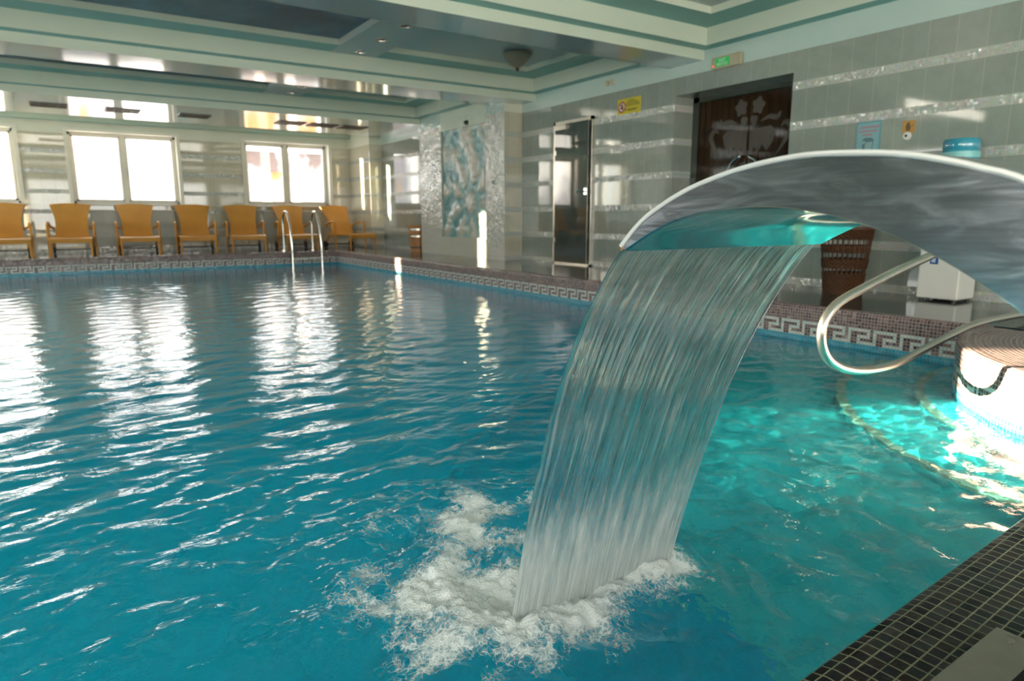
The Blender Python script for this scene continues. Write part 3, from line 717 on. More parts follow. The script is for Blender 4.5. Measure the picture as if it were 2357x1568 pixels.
# small things on the block
t = thing('security_camera', 'small black dome camera above the relief panel', 'camera', (BX-.001, 10.83, 2.66))
mb = MB(); mb.lathe([(.04, 0), (.04, .02), (.034, .03)], 16, capa=True); o = mb.build('mount', [m_dark], parent=t); o.rotation_euler = (0, -math.pi/2, 0)
mb = MB(); mb.lathe([(.033, .0), (.03, .02), (.018, .033), (0.001, .038)], 16); o = mb.build('dome', [m_black], parent=t, smooth=True); o.rotation_euler = (0, -math.pi/2, 0); o.location = (-.028, 0, 0)
t = thing('light_switch', 'small dark switch on the pearly pier beside the relief', 'switch', (BX-.001, 9.95, 1.59))
mb = MB(); mb.box(-.012, -.04, -.05, 0, .04, .05); mb.build('switch_plate', [m_frame], parent=t, bevel=.004)
mb = MB(); mb.box(-.018, -.02, -.035, -.011, .028, .035); mb.build('rocker', [m_vent], parent=t)

# ------------------------------------------------------------------ signs on the right wall
def text(s, parent, loc, size, mat, name='lettering', align='CENTER', ext=.0012):
    cu = bpy.data.curves.new(name, 'FONT'); cu.body = s; cu.size = size; cu.align_x = align; cu.align_y = 'CENTER'; cu.extrude = ext
    tmp = bpy.data.objects.new(name, cu); COL.objects.link(tmp); bpy.context.view_layer.update()
    me = bpy.data.meshes.new_from_object(tmp.evaluated_get(bpy.context.evaluated_depsgraph_get())); bpy.data.objects.remove(tmp)
    me.materials.clear(); me.materials.append(mat); o = bpy.data.objects.new(name, me); COL.objects.link(o); o.parent = parent
    o.location = loc; o.rotation_euler = (math.pi/2, 0, -math.pi/2); return o
m_green = plain('sign_green', (.01, .22, .045), .35, emi=(.01, .35, .07, 1), emis=.25)
m_signw = plain('sign_white', (.7, .85, .72), .4)
m_beige = plain('aged_plastic', (.42, .38, .26), .4)
t = thing('exit_sign', 'beige emergency exit box with a green panel above the double door', 'sign', (XW, 5.44, 2.753))
mb = MB(); mb.box(-.05, -.205, -.067, 0, .205, .067); mb.build('housing', [m_beige], parent=t, bevel=.012)
mb = MB(); mb.box(-.054, -.055, -.045, -.0495, .145, .045); gp = mb.build('green_panel', [m_green], parent=t)
text('EXIT', gp, (-.0555, .045, .018), .046, m_signw); text('ВЫХОД', gp, (-.0555, .045, -.022), .040, m_signw)
mb = MB(); mb.lathe([(.012, 0), (.012, .006), (.004, .009)], 12, capb=True); o = mb.build('indicator_lamp', [plain('red_lamp', (.6, .08, .05), .4, emi=(1, .15, .08, 1), emis=.6)], parent=t); o.rotation_euler = (0, -math.pi/2, 0); o.location = (-.05, .172, -.03)
mb = MB(); mb.lathe([(.022, 0), (.022, .004)], 14, capb=True); o = mb.build('round_lens', [m_beige], parent=t); o.rotation_euler = (0, -math.pi/2, 0); o.location = (-.05, -.15, .01)
m_yel = plain('sign_yellow', (.62, .50, .02), .45); m_ink = plain('sign_ink', (.12, .10, .01), .6); m_red = plain('sign_red', (.45, .06, .04), .5)
t = thing('warning_sign', 'yellow sign with a red ringed prohibition symbol on the tiled wall', 'sign', (XW, 7.062, 2.482))
mb = MB(); mb.box(-.006, -.222, -.10, 0, .222, .10); mb.build('board', [m_yel], parent=t)
def disc(r0, r1, mat, nm, loc, d=.0015, n=28):
    mb = MB(); mb.lathe([(r0, 0), (r1, 0)] if r0 else [(r1, 0)], n, capa=not r0); o = mb.build(nm, [mat], parent=t); o.rotation_euler = (0, -math.pi/2, 0); o.location = loc; return o
disc(0, .066, plain('sign_white_disc', (.75, .72, .70), .5), 'symbol_disc', (-.0068, .135, -.005)); disc(.054, .074, m_red, 'prohibition_ring', (-.0074, .135, -.005))
mb = MB(); mb.face([(-.0078, .135+.05, .035), (-.0078, .135+.038, .046), (-.0078, .135-.05, -.043), (-.0078, .135-.038, -.053)]); mb.build('prohibition_bar', [m_red], parent=t)
mb = MB(); mb.face([(-.0072, .15, -.035), (-.0072, .165, -.01), (-.0072, .14, .015), (-.0072, .15, .035), (-.0072, .125, .04), (-.0072, .115, .01), (-.0072, .10, -.01), (-.0072, .12, -.04)]); mb.build('figure', [m_ink], parent=t)
for z, w, cyy in ((.072, .055, -.05), (.050, .10, -.055), (.028, .12, -.06), (.006, .14, -.055), (-.045, .12, -.05), (-.06, .07, -.05)):
    mb = MB()
    y = cyy+w
    while y > cyy-w:
        l = random.uniform(.018, .035); mb.face([(-.0068, y, z-.006), (-.0068, y-l, z-.006), (-.0068, y-l, z+.006), (-.0068, y, z+.006)]); y -= l+.007
    mb.build('lettering_line', [m_ink], parent=t)
m_pb = plain('poster_blue', (.22, .42, .46), .4); m_pe = plain('poster_edge', (.14, .34, .38), .4); m_pr = plain('poster_red', (.42, .20, .24), .5); m_pg = plain('poster_grey', (.10, .20, .22), .5); m_pl = plain('poster_pale', (.25, .40, .42), .5)
t = thing('notice_poster', 'pale blue notice with red text and a drawing of a cup', 'poster', (XW, 3.725, 1.69))
mb = MB(); mb.box(-.006, -.118, -.215, 0, .118, .215); mb.build('backing', [m_pe], parent=t)
mb = MB(); mb.box(-.0075, -.104, -.20, -.0062, .104, .198); mb.build('sheet', [m_pb], parent=t)
mb = MB()
for z, w in ((.158, .085), (.122, .088), (.088, .055)):
    y = w
    while y > -w+.01:
        l = random.uniform(.014, .03); mb.face([(-.0082, y, z-.0085), (-.0082, y-l, z-.0085), (-.0082, y-l, z+.0085), (-.0082, y, z+.0085)]); y -= l+.004
mb.build('red_text', [m_pr], parent=t)
mb = MB(); mb.face([(-.0082, .055, .04), (-.0082, .03, .062), (-.0082, -.035, .06), (-.0082, -.06, .04), (-.0082, -.045, -.12), (-.0082, .04, -.12)]); cupo = mb.build('cup_drawing', [m_pg], parent=t)
mb = MB(); mb.face([(-.0088, .02, .02), (-.0088, -.05, .022), (-.0088, -.04, -.1), (-.0088, .028, -.1)]); mb.build('cup_highlight', [m_pl], parent=cupo)
mb = MB(); mb.lathe([(.016, 0)], 12, capa=True); o = mb.build('cup_dot', [m_pl], parent=cupo); o.rotation_euler = (0, -math.pi/2, 0); o.location = (-.0092, .038, .02)
m_or = plain('sticker_orange', (.52, .27, .07), .45); m_br = plain('sticker_brown', (.14, .09, .03), .5)
t = thing('orange_sticker', 'square orange sticker with a dark figure above the call button', 'sticker', (XW, 3.352, 1.815))
mb = MB(); mb.box(-.004, -.058, -.053, 0, .058, .053); mb.build('backing', [m_or], parent=t)
mb = MB(); mb.face([(-.0046, .022, -.035), (-.0046, .03, .0), (-.0046, .02, .03), (-.0046, .0, .042), (-.0046, -.008, .02), (-.0046, -.018, -.005), (-.0046, -.012, -.04)]); mb.face([(-.0046, -.025, .0), (-.0046, -.035, .004), (-.0046, -.04, .014), (-.0046, -.025, .012)]); mb.build('figure', [m_br], parent=t)
t = thing('call_button', 'round white call button with a dark centre below the orange sticker', 'button', (XW, 3.36, 1.733))
mb = MB(); mb.lathe([(.038, 0), (.038, .012), (.03, .022), (.012, .024)], 24, capb=True); o = mb.build('button_body', [m_white], parent=t, smooth=True); o.rotation_euler = (0, -math.pi/2, 0)
mb = MB(); mb.lathe([(.013, .0), (.011, .006)], 14, capb=True); o = mb.build('push_centre', [plain('navy', (.01, .01, .05), .3)], parent=t); o.rotation_euler = (0, -math.pi/2, 0); o.location = (-.0235, 0, 0)
t = thing('emergency_light', 'pair of small cream lamps on the painted band above the yellow sign', 'lamp', (XW, 7.45, 2.835))
for k, y in enumerate((.055, -.055)):
    mb = MB(); mb.lathe([(.036, 0), (.036, .03), (.02, .04)], 16, capb=True); o = mb.build('lamp_head', [plain('cream_lamp', (.55, .50, .36), .4)], parent=t, smooth=True); o.rotation_euler = (0, -math.pi/2, 0); o.location = (0, y, 0)

# ------------------------------------------------------------------ ceiling fittings
VX = [(-.22, .30), (.84, 1.36), (1.97, 2.49), (3.70, 4.22), (4.32, 4.86), (4.94, 5.48)]
vl = ['leftmost', 'second from the left', 'third from the left', 'fourth from the left', 'fifth from the left', 'rightmost']
for (a, b), s in zip(VX, vl):
    t = thing('air_vent', 'brown slotted air vent in the ceiling strip over the chairs, %s' % s, 'vent', ((a+b)/2, 13.87, ZS), 0, 'air vents over the lounge chairs')
    w = (b-a)/2; mb = MB(); mb.box(-w, -.21, -.003, w, .21, .0); mb.build('backing', [m_black], parent=t)
    mb = MB(); mb.box(-w, -.22, -.014, w, -.20, -.002); mb.box(-w, .20, -.014, w, .22, -.002); mb.box(-w, -.2, -.014, -w+.015, .2, -.002); mb.box(w-.015, -.2, -.014, w, .2, -.002)
    fr_ = mb.build('frame', [m_vent], parent=t); mb = MB()
    for k in range(1, 8):
        y = -.2+k*.05; mb.box(-w+.015, y-.006, -.012, w-.015, y+.006, -.003)
    for k in range(1, 4): mb.box(-w+k*w/2-.005, -.2, -.012, -w+k*w/2+.005, .2, -.003)
    mb.build('louvre', [m_vent], parent=fr_)
sl = [((3.46, 7.42), 'recessed ceiling spotlight nearest the bowl lamp end of the near divider'), ((3.47, 8.13), 'middle recessed spotlight of the near ceiling divider'), ((3.48, 8.84), 'recessed spotlight at the far end of the near ceiling divider'),
      ((3.55, 11.64), 'nearer recessed spotlight of the far ceiling divider'), ((3.55, 12.29), 'farther recessed spotlight of the far ceiling divider')]
for (x, y), lb in sl:
    t = thing('recessed_spotlight', lb, 'spotlight', (x, y, 3.125), 0, 'spotlights in the ceiling dividers')
    mb = MB(); mb.lathe([(.075, -.0), (.075, -.008), (.05, -.012), (.048, -.002)], 20); mb.build('bezel', [m_satin], parent=t, smooth=True)
    mb = MB(); mb.lathe([(.048, -.003)], 20, capa=True); mb.build('lens', [m_dark], parent=t)
t = thing('ceiling_lamp', 'inverted glass bowl ceiling lamp with a dark finial', 'lamp', (5.38, 8.02, 3.20))
m_bowl = plain('frosted_bowl', (.20, .185, .13), .3, var=.12, scale=20)
mb = MB(); mb.lathe([(.05, 0), (.05, -.03), (.02, -.04)], 20); mb.build('ceiling_rose', [m_satin], parent=t, smooth=True)
mb = MB(); mb.lathe([(.20, -.03), (.185, -.06), (.15, -.11), (.10, -.16), (.05, -.19), (.015, -.20)], 32, capb=True); mb.build('bowl_shade', [m_bowl], parent=t, smooth=True)
mb = MB(); mb.lathe([(.012, -.195), (.028, -.21), (.022, -.235), (.006, -.25)], 14, capb=True); mb.build('finial', [m_dark], parent=t, smooth=True)

# ------------------------------------------------------------------ radiators
for x0, x1, lb in ((.55, 2.15, 'low pale radiator casing under the left window'), (4.05, 5.45, 'low pale radiator casing under the corner window')):
    t = thing('radiator_casing', lb, 'radiator', ((x0+x1)/2, YF, ZD), 0, 'radiator casings under the windows')
    w = (x1-x0)/2
    mb = MB(); mb.box(-w, -.09, .12, w, 0, .86); mb.build('casing', [plain('radiator_paint', (.46, .47, .42), .35)], parent=t, bevel=.01)
    mb = MB(); mb.box(-w-.02, -.11, .86, w+.02, 0, .885); mb.build('top_shelf', [m_frame], parent=t)
    for s in (-1, 1):
        mb = MB(); mb.box(s*w*.85-.02, -.07, 0, s*w*.85+.02, -.03, .12); mb.build('foot', [m_frame], parent=t)

# ------------------------------------------------------------------ lounge chairs
def make_chair():
    t = thing('lounge_chair', 'x', 'chair', (0, 0, ZD), 0, 'golden rattan lounge chairs along the far wall')
    # seat shell: slightly dished, front edge turned down
    def shell(prof, wid, th, nx=9, dish=.012):
        rows = []
        for (y, z), w in zip(prof, wid): rows.append([(w*(-1+2*j/(nx-1)), y, z-dish*(1-((-1+2*j/(nx-1))**2))) for j in range(nx)])
        return rows
    sp = [(-.80, .29), (-.79, .33), (-.74, .352), (-.55, .352), (-.3, .345), (-.05, .34), (.16, .335)]
    rows = shell(sp, [.345]*7, .03)
    low = [[(x, y+.002, z-.035) for x, y, z in r] for r in rows]
    mb = MB(); mb.grid(rows); mb.grid([r[::-1] for r in low]); mb.grid([rows[0], low[0]]); mb.grid([low[-1], rows[-1]])
    mb.grid([[r[0] for r in low], [r[0] for r in rows]]); mb.grid([[r[-1] for r in rows], [r[-1] for r in low]])
    mb.build('seat', [m_rattan], parent=t, smooth=True)
    # apron under the front edge, arched
    mb = MB(); n = 16; f = lambda s: .235+.045*(1-(2*s-1)**2)
    for yy_ in (-.795, -.77):
        for k in range(n):
            a, b = k/n, (k+1)/n
            mb.face([(-.33+.66*a, yy_, f(a)), (-.33+.66*b, yy_, f(b)), (-.33+.66*b, yy_, .33), (-.33+.66*a, yy_, .33)])
    for k in range(n):
        a, b = k/n, (k+1)/n; mb.face([(-.33+.66*a, -.795, f(a)), (-.33+.66*b, -.795, f(b)), (-.33+.66*b, -.77, f(b)), (-.33+.66*a, -.77, f(a))])
    mb.build('apron', [m_rattan], parent=t)
    # backrest
    K = 14; top = []; bot = []
    for i in range(K+1):
        s = i/K; y = .12+.42*s-.05*math.sin(math.pi*s); z = .33+.65*s
        w = .270+.012*math.cos(s*6)+.075*s**2.2
        r1 = []; r2 = []
        for j in range(13):
            q = -1+2*j/12; zz_ = z+(.028*(1-q*q) if i == K else .028*(1-q*q)*s**6)
            d = .02*(1-q*q); r1.append((w*q, y+d, zz_)); r2.append((w*q, y+d+.035, zz_-.012))
        top.append(r1); bot.append(r2)
    mb = MB(); mb.grid(top); mb.grid([r[::-1] for r in bot]); mb.grid([top[-1], bot[-1]]); mb.grid([bot[0], top[0]])
    mb.grid([[r[0] for r in bot], [r[0] for r in top]]); mb.grid([[r[-1] for r in top], [r[-1] for r in bot]])
    mb.build('backrest', [m_rattan], parent=t, smooth=True)
    for s in (-1, 1):
        x = s*.385
        mb = MB(); mb.tube(smoothpath([(s*.30, .33, .50), (x*.97, .24, .545), (x, .10, .60), (x, -.06, .625), (x, -.17, .605), (x, -.20, .55)], 5), .022, 10); mb.build('armrest', [m_rattan], parent=t, smooth=True)
        mb = MB(); mb.tube([(x, -.20, .57), (x, -.20, .3), (x+s*.01, -.22, .0)], [.024, .022, .018], 10); mb.build('leg', [m_rattan], parent=t, smooth=True)
        mb = MB(); mb.tube([(s*.325, -.77, .33), (s*.325, -.775, .15), (s*.33, -.785, .0)], [.026, .023, .019], 10); mb.build('leg', [m_rattan], parent=t, smooth=True)
        mb = MB(); mb.tube([(s*.33, .15, .34), (s*.34, .34, .1)], .02, 8); mb.build('rear_strut', [m_rattan], parent=t, smooth=True)
        mb = MB(); mb.lathe([(.02, -.02), (.085, -.02), (.09, 0), (.085, .02), (.02, .02)], 20); o = mb.build('wheel', [m_dark], parent=t, smooth=True); o.rotation_euler = (0, math.pi/2, 0); o.location = (s*.34, .36, .09)
    mb = MB(); mb.tube([(-.34, .36, .09), (.34, .36, .09)], .012, 8); mb.build('axle', [m_dark], parent=t)
    return t
CH = [(-.87, 4, 'golden rattan lounge chair cut off by the left picture edge'), (.185, -3, 'golden rattan lounge chair left of the left window'),
      (1.335, -2.5, 'golden rattan lounge chair directly under the left window'), (2.43, -5, 'golden rattan lounge chair at the right edge of the left window'),
      (3.44, -6, 'golden rattan lounge chair at the left edge of the corner window'), (4.53, -3, 'golden rattan lounge chair behind the ladder rails'),
      (5.69, 10, 'golden rattan lounge chair nearest the corner column')]
c0 = make_chair()
for i, (x, a, lb) in enumerate(CH):
    o = c0 if i == 0 else dup(c0, (0, 0, 0))
    o.location = (x, 16.08 if i < 6 else 15.85, ZD); o.rotation_euler = (0, 0, math.radians(a)); o['label'] = lb

# ------------------------------------------------------------------ ladder
t = thing('pool_ladder', 'chrome pool ladder with two arched rails at the far pool edge', 'ladder', (4.36, 14.68, 0))
for s in (-1, 1):
    mb = MB(); x = s*.315
    P = [(x, .50, ZD), (x, .50, .70), (x, .49, .93), (x, .42, 1.07), (x, .30, 1.13), (x, .16, 1.10), (x, .04, .99), (x, -.06, .80), (x, -.11, .5), (x, -.12, 0), (x, -.12, -.9)]
    mb.tube(smoothpath(P, 5), .024, 12); mb.build('rail', [m_chrome], parent=t, smooth=True)
    mb = MB(); mb.lathe([(.05, 0), (.05, .01), (.028, .02)], 16, c=(x, .50, ZD)); mb.build('floor_flange', [m_chrome], parent=t, smooth=True)
mb = MB(); mb.tube([(-.315, .50, .62), (-.315, -.09, .62)], .014, 8); mb.build('rail_brace', [m_chrome], parent=t)
mb = MB(); mb.tube([(.315, .50, .62), (.315, -.09, .62)], .014, 8); mb.build('rail_brace', [m_chrome], parent=t)
for z in (.14, -.16, -.46, -.76):
    mb = MB(); mb.box(-.30, -.17, z-.012, .30, -.08, z+.012); mb.build('tread', [m_satin], parent=t, bevel=.006)

# ------------------------------------------------------------------ handrail
t = thing('pool_handrail', 'looped satin steel handrail reaching from the mosaic corner block over the water', 'handrail', (0, 0, 0))
P = [(6.1, .0, ZD), (6.1, .0, .8), (6.02, .0, 1.02), (5.80, .0, 1.10), (5.4, .0, 1.055), (4.9, 0, .955), (4.316, 0, .837), (4.121, 0, .795), (3.716, 0, .710), (3.40, 0, .635), (3.22, 0, .585), (3.115, 0, .52), (3.082, 0, .443), (3.105, 0, .36), (3.18, 0, .285), (3.33, 0, .225), (3.55, 0, .190), (3.816, 0, .190), (4.142, 0, .246), (4.445, 0, .300), (4.68, 0, .332), (4.95, 0, .345), (5.45, 0, .345), (5.6, 0, .335), (5.64, 0, .30), (5.64, 0, ZD)]
mb = MB(); mb.tube(smoothpath([(a, 1.9, c) for a, _, c in P], 6), .0235, 16); mb.build('rail', [m_satin], parent=t, smooth=True)
for x in (6.1, 5.64):
    mb = MB(); mb.lathe([(.055, 0), (.055, .008), (.028, .018)], 18, c=(x, 1.9, ZD)); mb.build('floor_flange', [m_satin], parent=t, smooth=True)

# ------------------------------------------------------------------ bucket, basket, cooler
t = thing('wooden_bucket', 'small hooped wooden bucket half hidden by the wall block', 'bucket', (6.26, 13.08, ZD))
for k in range(18):
    a0, a1 = 2*math.pi*k/18+.012, 2*math.pi*(k+1)/18-.012; mb = MB()
    rows = []
    for r, z in ((.155, 0), (.20, .56)): rows.append([(rr_*math.cos(a), rr_*math.sin(a), z) for rr_, a in ((r, a0), (r, (a0+a1)/2), (r, a1), (r-.02, a1), (r-.02, a0))])
    mb.grid(rows, True, 0, True, True); mb.build('stave', [m_wood], parent=t)
for z in (.10, .33, .47):
    r = .155+.045*z/.56+.003; mb = MB(); mb.lathe([(r, z-.018), (r+.006, z-.018), (r+.0075, z+.018), (r+.001, z+.018)], 36); mb.build('hoop', [m_satin if z > .3 else m_vent], parent=t, smooth=True)
mb = MB(); mb.lathe([(.14, .03)], 24, capa=True); mb.build('bottom', [m_wood], parent=t)

t = thing('wicker_basket', 'tall dark wicker basket with openwork bands against the tiled wall', 'basket', (6.15, 3.62, ZD))
def rb(z): return .165+.065*z/.60
HB = .60+.02
mb = MB()
for z0, z1 in ((.0, .20), (.24, .33), (.385, .455), (.51, .60)):
    rows = []; n = 56
    k = max(2, int((z1-z0)/.012))
    for i in range(k+1):
        z = z0+(z1-z0)*i/k; rows.append([((rb(z)+.006*(1 if (j+i) % 2 else -1))*math.cos(2*math.pi*j/n), (rb(z)+.006*(1 if (j+i) % 2 else -1))*math.sin(2*math.pi*j/n), z) for j in range(n)])
    mb.grid(rows, True)
mb.build('woven_band', [m_wicker], parent=t)
mb = MB()
for j in range(28):
    a = 2*math.pi*j/28; mb.tube([((rb(0)-.004)*math.cos(a), (rb(0)-.004)*math.sin(a), 0), ((rb(.6)-.004)*math.cos(a), (rb(.6)-.004)*math.sin(a), .6)], .0055, 6)
mb.build('upright_cane', [m_wicker], parent=t)
mb = MB(); mb.tube([(rb(.61)*math.cos(2*math.pi*j/32), rb(.61)*math.sin(2*math.pi*j/32), .605+.004*(j % 2)) for j in range(33)], .014, 8); mb.build('rim', [m_wicker], parent=t, smooth=True)
mb = MB(); mb.lathe([(.16, .01)], 24, capa=True); mb.build('base', [m_wicker], parent=t)
t.scale = (1.0, 1.0, 1.0)

t = thing('water_cooler', 'off-white floor-standing water cooler behind the handrail', 'water cooler', (6.36, 2.81, ZD))
CW, CD, HC = .165, .155, 1.0
mb = MB(); mb.box(-CD, -CW, .02, CD, CW, HC); mb.build('body', [m_cooler], parent=t, bevel=.012)
mb = MB(); mb.box(-CD-.004, .01, .315, -CD+.002, .075, .50); ni = mb.build('window', [plain('blue_window', (.03, .09, .28), .1, spec=.8)], parent=t)
mb = MB(); mb.box(-CD-.006, .032, .33, -CD-.003, .062, .48); mb.build('float_gauge', [plain('pale_gauge', (.45, .55, .75), .2)], parent=ni)
mb = MB(); mb.box(-CD-.003, -CW+.03, .66, -CD+.001, CW-.03, .93); al = mb.build('tap_recess', [m_satin], parent=t)
for s in (-1, 1):
    mb = MB(); mb.tube([(-CD, s*.055, .86), (-CD-.05, s*.055, .86), (-CD-.055, s*.055, .82)], .012, 8); mb.build('tap', [plain('tap_red' if s < 0 else 'tap_blue', (.5, .04, .03) if s < 0 else (.03, .1, .5), .3)], parent=t)
    for q in (-1, 1):
        mb = MB(); mb.lathe([(.018, 0), (.018, .025)], 12, c=(q*.12, s*.13, 0), capa=True, capb=True); mb.build('foot', [m_dark], parent=t)
bw = thing('water_bottle', 'large blue upturned water bottle on the cooler', 'bottle', (6.36, 2.81, ZD+HC))
g = G('blue_bottle_plastic'); m_bot = g.done(g.bsdf(col=(.03, .30, .42), rough=.08, spec=.8, coat=.5))
mb = MB(); mb.lathe([(.03, -.0), (.035, .03), (.10, .07), (.134, .11), (.138, .16), (.131, .175), (.138, .19), (.138, .25), (.131, .265), (.138, .28), (.138, .325), (.125, .35), (.08, .358)], 32, capb=True); mb.build('bottle_body', [m_bot], parent=bw, smooth=True)
mb = MB(); mb.lathe([(.1395, .195), (.1395, .245)], 32); mb.build('bottle_label', [plain('label_aqua', (.20, .52, .52), .3)], parent=bw, smooth=True)

# ------------------------------------------------------------------ cascade
FX0, FX1 = .819, 1.409
outer = [(.893, .951), (.841, .997), (.764, 1.036), (.695, 1.058), (.634, 1.071), (.578, 1.078), (.528, 1.080), (.459, 1.076), (.413, 1.070), (.370, 1.060), (.336, 1.050), (.300, 1.037), (.235, .995), (.165, .925), (.10, .80), (.06, .62), (.04, .45), (.03, ZD)]
inner = [(.885, .944), (.847, .964), (.799, .986), (.744, 1.003), (.692, 1.012), (.630, 1.016), (.573, 1.014), (.521, 1.007), (.473, .996), (.428, .981), (.387, .963), (.348, .943), (.312, .921), (.285, .902), (.25, .86), (.215, .78), (.19, .62), (.18, .45), (.175, ZD)]
def resample(pts, n):
    P = smoothpath([(0, a, b) for a, b in pts], 8); L = [0]
    for a, b in zip(P, P[1:]): L.append(L[-1]+(b-a).length)
    out = []; j = 0
    for k in range(n):
        s = L[-1]*k/(n-1)
        while j < len(L)-2 and L[j+1] < s: j += 1
        f = (s-L[j])/max(1e-9, L[j+1]-L[j]); q = P[j].lerp(P[j+1], f); out.append((q.y, q.z))
    return out
NO = 90; OU, IN = resample(outer, NO), resample(inner, NO)
t = thing('cascade_fountain', 'arched brushed steel swan-neck cascade pouring water from its lip', 'fountain', (0, 0, 0))
TH = .003
def sheet(name, pts, x0, x1, th, mat, inward):
    mb = MB(); rows = []
    n = len(pts); offp = []
    for i, (y, z) in enumerate(pts):
        a, b = pts[max(i-1, 0)], pts[min(i+1, n-1)]; d = Vector((b[0]-a[0], b[1]-a[1])).normalized(); nv = Vector((-d.y, d.x))*inward*th
        offp.append((y+nv.x, z+nv.y))
    xsn = [x0+(x1-x0)*k/6 for k in range(7)]
    mb.grid([[(x, y, z) for x in xsn] for y, z in pts]); mb.grid([[(x, y, z) for x in xsn[::-1]] for y, z in offp])
    mb.grid([[(x0, *p) for p in pts], [(x0, *p) for p in offp]]); mb.grid([[(x1, *p) for p in offp], [(x1, *p) for p in pts]])
    mb.grid([[(x, *pts[0]) for x in xsn], [(x, *offp[0]) for x in xsn]])
    return mb.build(name, [mat], parent=t, smooth=True)
sheet('top_sheet', OU, FX0-.002, FX1+.002, .0035, m_steel, -1)
sheet('under_sheet', IN, FX0+.004, FX1-.004, .002, m_polish, 1)
for s, x in ((-1, FX0), (1, FX1)):
    mb = MB(); xa, xb_ = (x, x+.006) if s < 0 else (x-.006, x)
    for xx in (xa, xb_): mb.grid([[(xx, *(Vector(OU[i]).lerp(Vector(IN[i]), q/4))) for q in range(5)] for i in range(NO)])
    mb.grid([[(xa, *IN[i]) for i in range(NO)], [(xb_, *IN[i]) for i in range(NO)]]); mb.grid([[(xa, *OU[i]) for i in range(NO)], [(xb_, *OU[i]) for i in range(NO)]])
    mb.build('side_plate', [m_steel], parent=t, smooth=True)
    mb = MB(); mb.tube([(x+s*.0005, *OU[i]) for i in range(0, NO)], .0040, 8); mb.build('highlight_edge', [plain('painted_edge_highlight', (.92, .90, .88), .4, .35)], parent=t, smooth=True)  # near-white colour paints the reflected highlight along the rim
mb = MB(); mb.tube([(FX0-.001, .891, .9475), (FX1+.001, .891, .9475)], .0045, 10); mb.build('lip_edge', [m_lip], parent=t, smooth=True)
mb = MB(); mb.box(FX0+.30, .20, 1.0, FX1-.1, .335, 1.003)
# slot on the back of the neck
def onouter(y):
    for a, b in zip(OU, OU[1:]):
        if b[0] <= y <= a[0]: f = (a[0]-y)/(a[0]-b[0]); return a[1]+(b[1]-a[1])*f
    return 1.0
mb = MB(); yy_ = [.43-.02*k for k in range(9)]
mb.grid([[(1.03, y, onouter(y)+.002), (1.06, y, onouter(y)+.002)] for y in yy_]); mb.build('inspection_slot', [m_black], parent=t)

t = thing('steel_floor_plate', 'scuffed steel plate with a dark slot set on the near mosaic deck', 'plate', (1.283, .424, ZD), math.atan(SL)*.4)
mb = MB(); mb.box(-.46, -.34, 0, 0, 0, .012); mb.build('plate', [m_plate], parent=t, bevel=.0015)
mb = MB(); mb.box(-.40, -.085, .0122, -.035, -.072, .0128); mb.build('slot', [m_black], parent=t)
for x, y in ((-.03, -.03), (-.43, -.03)):
    mb = MB(); mb.lathe([(.007, .012), (.007, .0145), (.003, .0155)], 12, c=(x, y, 0), capb=True); mb.build('screw_head', [m_plate], parent=t)

# ------------------------------------------------------------------ falling water
fall = [(.889, .950), (.915, .925), (.955, .872), (1.005, .795), (1.055, .700), (1.105, .585), (1.150, .455), (1.195, .315), (1.235, .17), (1.270, .03), (1.285, -.04)]
NS, NX = 190, 330
FP = resample(fall, NS)
Sg, Xg = np.meshgrid(np.linspace(0, 1, NS), np.linspace(0, 1, NX), indexing='ij')
fy = np.array([p[0] for p in FP]); fz = np.array([p[1] for p in FP])
ty, tz = np.gradient(fy), np.gradient(fz); ln = np.hypot(ty, tz); ny_, nz_ = -tz/ln, ty/ln   # outward (front)
xw = FX0+.004+(FX1-FX0-.008)*Xg
xw = xw-(Xg-.5)*.035*Sg**1.5
def streak(x, s, seed):
    xs_ = x+.006*vnoise(x*9+3, s*2.5, seed+9)
    h = 1.0*vnoise(xs_*42, s*2.0, seed)+.8*vnoise(xs_*85+5, s*3.4, seed+1)+.55*vnoise(xs_*170, s*6.0, seed+2)+.25*vnoise(xs_*320, s*11, seed+3)
    return h
amp = .0022*(.35+.9*np.clip(Sg*6, 0, 1))
hf = amp*streak(xw, Sg, 100); hb = amp*.8*streak(xw+7, Sg, 120)
edge = np.minimum(Xg, 1-Xg)*(FX1-FX0)
tk = .0035+.0065*np.exp(-(edge/.010)**2)*np.clip(Sg*5, 0, 1)
tk = tk*np.sqrt(np.clip(edge/.006, 0.02, 1))
hf = hf*np.clip(edge/.01, 0, 1); hb = hb*np.clip(edge/.01, 0, 1)
front = np.stack([xw, fy[:, None]+ny_[:, None]*(tk+hf)*-1, fz[:, None]+nz_[:, None]*(tk+hf)*-1], -1)
back = np.stack([xw, fy[:, None]+ny_[:, None]*(tk*.6+hb), fz[:, None]+nz_[:, None]*(tk*.6+hb)], -1)
V = np.concatenate([front.reshape(-1, 3), back.reshape(-1, 3)]).astype(np.float32)
idx = np.arange(NS*NX).reshape(NS, NX); o2 = NS*NX
Fa = np.stack([idx[:-1, :-1], idx[1:, :-1], idx[1:, 1:], idx[:-1, 1:]], -1).reshape(-1, 4)
Fb = (np.stack([idx[:-1, :-1], idx[:-1, 1:], idx[1:, 1:], idx[1:, :-1]], -1)+o2).reshape(-1, 4)
side = []
for a in (idx[:, 0], ): side.append(np.stack([a[:-1], a[:-1]+o2, a[1:]+o2, a[1:]], -1))
for a in (idx[:, -1], ): side.append(np.stack([a[:-1], a[1:], a[1:]+o2, a[:-1]+o2], -1))
side.append(np.stack([idx[0, :-1], idx[0, 1:], idx[0, 1:]+o2, idx[0, :-1]+o2], -1)); side.append(np.stack([idx[-1, :-1], idx[-1, :-1]+o2, idx[-1, 1:]+o2, idx[-1, 1:]], -1))
